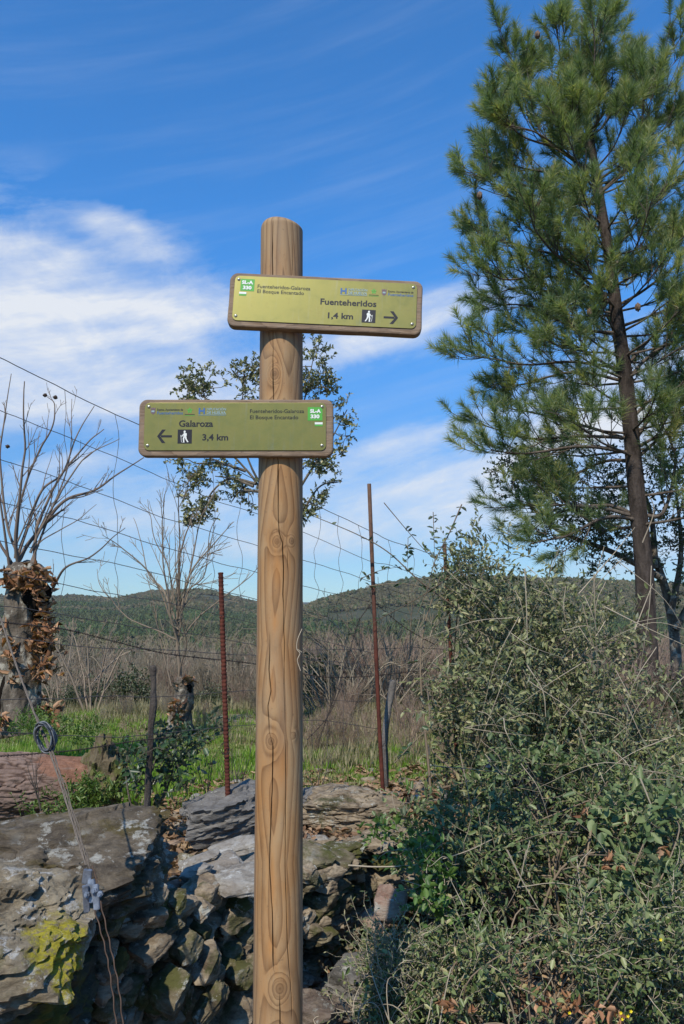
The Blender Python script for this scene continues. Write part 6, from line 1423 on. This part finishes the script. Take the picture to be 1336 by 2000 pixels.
# boughs seen in outline: start on the trunk, way points and tip in the photo, depth change at the tip
vis = [((205, ), [(1100, 120), (1068, 25)], .1), ((240, ), [(1160, 120), (1150, 5)], -.3), ((170, ), [(1175, 90), (1200, 10)], .2), ((300, ), [(1040, 190), (960, 90)], 0), ((300, ), [(1010, 260), (940, 185)], -.2), ((345, ), [(1030, 240), (1000, 130)], .3),
       ((350, ), [(1060, 330), (985, 310), (940, 270)], .1), ((365, ), [(1110, 300), (1030, 250), (950, 225)], -.3), ((490, ), [(1080, 430), (1000, 390), (900, 335)], -.2), ((455, ), [(1080, 380), (985, 350), (905, 320)], .2), ((600, ), [(1110, 520), (1040, 460), (1010, 400)], -.5),
       ((560, ), [(1090, 500), (960, 465), (892, 445)], .1), ((580, ), [(1080, 540), (970, 545), (915, 525)], -.2), ((590, ), [(1100, 575), (1000, 560), (935, 575)], .3), ((650, ), [(1120, 640), (1020, 595), (925, 590)], .0), ((720, ), [(1110, 705), (1000, 710), (880, 690)], -.2), ((745, ), [(1120, 725), (1010, 745), (955, 745)], .2),
       ((735, ), [(1150, 690), (1060, 650), (960, 640)], .4), ((855, ), [(1130, 850), (1000, 850), (885, 820)], .0), ((885, ), [(1130, 870), (1000, 885), (935, 880)], -.3), ((860, ), [(1140, 830), (1020, 800), (950, 790)], .3), ((1010, ), [(1160, 990), (1040, 985), (910, 985)], .2), ((1015, ), [(1180, 1010), (1090, 1050), (1020, 1060)], -.3), ((900, ), [(1180, 900), (1090, 930), (1020, 925)], .4), ((1010, ), [(1180, 985), (1080, 1000), (1010, 1040)], .5),
       ((260, ), [(1210, 170), (1235, 90)], .1), ((355, ), [(1240, 290), (1265, 180), (1250, 110)], -.35), ((360, ), [(1250, 330), (1300, 180), (1310, 85)], .2), ((380, ), [(1260, 290), (1350, 200)], -.2), ((500, ), [(1260, 420), (1330, 340), (1400, 270)], -.3), ((520, ), [(1290, 470), (1400, 400)], .3), ((600, ), [(1270, 560), (1350, 500), (1420, 430)], 0), ((640, ), [(1290, 610), (1400, 570)], -.3), ((720, ), [(1300, 640), (1420, 600)], .3),
       ((745, ), [(1290, 680), (1400, 640), (1480, 620)], -.2), ((870, ), [(1290, 800), (1400, 730)], .1), ((880, ), [(1300, 850), (1420, 840)], -.3), ((820, ), [(1310, 760), (1450, 760)], .4), ((1005, ), [(1300, 1000), (1330, 900), (1318, 850), (1350, 800)], -.2), ((900, ), [(1310, 840), (1400, 760)], -.1)]
for (sy, ), way, dy in vis:
    way = [((a - 1180) * (1 - .13 * (k + 1) / len(way)) + 1180, b_ + (14 if sy < 420 else 4) * (k + 1) / len(way)) for k, (a, b_) in enumerate(way)]
    p0 = trunk_pt(sy); m_ = len(way)
    pts = [np.array(P(a, b_, Yp + dy * 1.4 * (k + 1) / m_)) for k, (a, b_) in enumerate(way)]
    top = sy < 420; make_bough(p0, pts, .012 + .012 * (sy / 900), 0, 1.25 if top else (1.0 if sy < 660 else .85), .155 if top else .14)
# boughs towards and away from the path, whorl by whorl
for sy, n_, Lp, rise in ((150, 4, 32, 1.3), (215, 4, 52, 1.2), (270, 5, 80, 1.0), (330, 5, 110, .85), (390, 5, 145, .7), (450, 5, 175, .6), (505, 6, 180, .5), (560, 6, 200, .45), (610, 6, 200, .4), (650, 5, 190, .3), (700, 5, 190, .3), (745, 5, 200, .25), (790, 4, 200, .2), (840, 4, 200, .2), (880, 3, 250, .15), (960, 2, 230, .1), (1015, 2, 220, .05)):
    a0 = random.uniform(0, 6.28)
    for k in range(n_):
        a = a0 + k * 6.28 / n_ + random.uniform(-.4, .4); dxy = np.array([math.cos(a), math.sin(a), 0]); 
        p0 = trunk_pt(sy + random.uniform(-12, 12)); L = px_len(Lp) * random.uniform(.65, 1.0)
        e = p0 + dxy * L + np.array([0, 0, L * rise]); mid = p0 + dxy * L * .5 + np.array([0, 0, L * rise * .32]); make_bough(p0, [mid, e], .010 + .008 * (sy / 900), 0, 1.15 if sy < 430 else (.85 if sy < 660 else .7), .155 if sy < 430 else .14)
link('boughs', tube_mesh('boughs', boughs, 5), m_pinebough, pine, kind='stuff')
P0, P1, VAR = [], [], []
for (p, d, L, nl, dens) in shoots_:
    d = np.array(d); d = d / np.linalg.norm(d); n = int(L / .22 * 150 * dens); t = RP.uniform(0, 1, n) ** .8
    s = norm(np.cross(d, RP.normal(size=(n, 3)))); a = np.radians(RP.uniform(25, 72, n) * (1.15 - .5 * t))[:, None]
    v = d * np.cos(a) + s * np.sin(a); v[:, 2] -= .10; v = norm(v); b0 = p + d * (t * L)[:, None]
    P0.append(b0); P1.append(b0 + v * (nl * RP.uniform(.7, 1.1, (n, 1)))); VAR.append(np.clip(RP.uniform(0, .55) + RP.uniform(0, .5, n), 0, 1))
P0, P1, VAR = np.concatenate(P0), np.concatenate(P1), np.concatenate(VAR); n = len(P0)
s = norm(np.cross(P1 - P0, RP.normal(size=(n, 3)))) * .0031; mid = (P0 + P1) / 2 + np.array([0, 0, -.004])
V = np.stack([P0 - s, P0 + s, P1], 1).reshape(-1, 3); F = np.arange(n * 3).reshape(-1, 3)
print('pine needles', n, 'shoots', len(shoots_))
link('needles', npmesh('needles', V, F, var=np.repeat(VAR, 3)), m_needle, pine, kind='stuff')
# a few cones
for (px, py) in ((1050, 68), (1152, 610), (1246, 600), (937, 382), (1082, 330), (1180, 580)):
    V, F = ICO[3]; V = V * np.array([.028, .028, .045]) * (1 + .18 * np.sign(np.sin(V[:, 2:3] * 22 + np.arctan2(V[:, 1:2], V[:, 0:1]) * 5)))
    o = bpy.data.objects.new('cone', npmesh('cone', V, F)); o.data.materials.append(plain('cone_brown', (0.14, 0.09, 0.055))); COL.objects.link(o); o.parent = pine; o.location = P(px, py, Yp - .5) - pine.location
# ------------------------------------------------------------------ thin air between here and the hills
bm = bmesh.new(); bmesh.ops.create_cube(bm, size=1.0); me = bpy.data.meshes.new('haze'); bm.to_mesh(me); bm.free()
hz = bpy.data.objects.new('haze', me); COL.objects.link(hz); hz.scale = (9100, 6900, 420); hz.location = (0, 1850, 110)
m = bpy.data.materials.new('haze_air'); m.use_nodes = True; nt = m.node_tree; nt.nodes.clear()
o_ = nt.nodes.new('ShaderNodeOutputMaterial'); v_ = nt.nodes.new('ShaderNodeVolumePrincipled'); v_.inputs['Color'].default_value = (0.88, 0.92, 1.0, 1); v_.inputs['Density'].default_value = 0.00009; v_.inputs['Anisotropy'].default_value = 0.0
nt.links.new(v_.outputs[0], o_.inputs['Volume']); me.materials.append(m); tag(hz, kind='stuff')
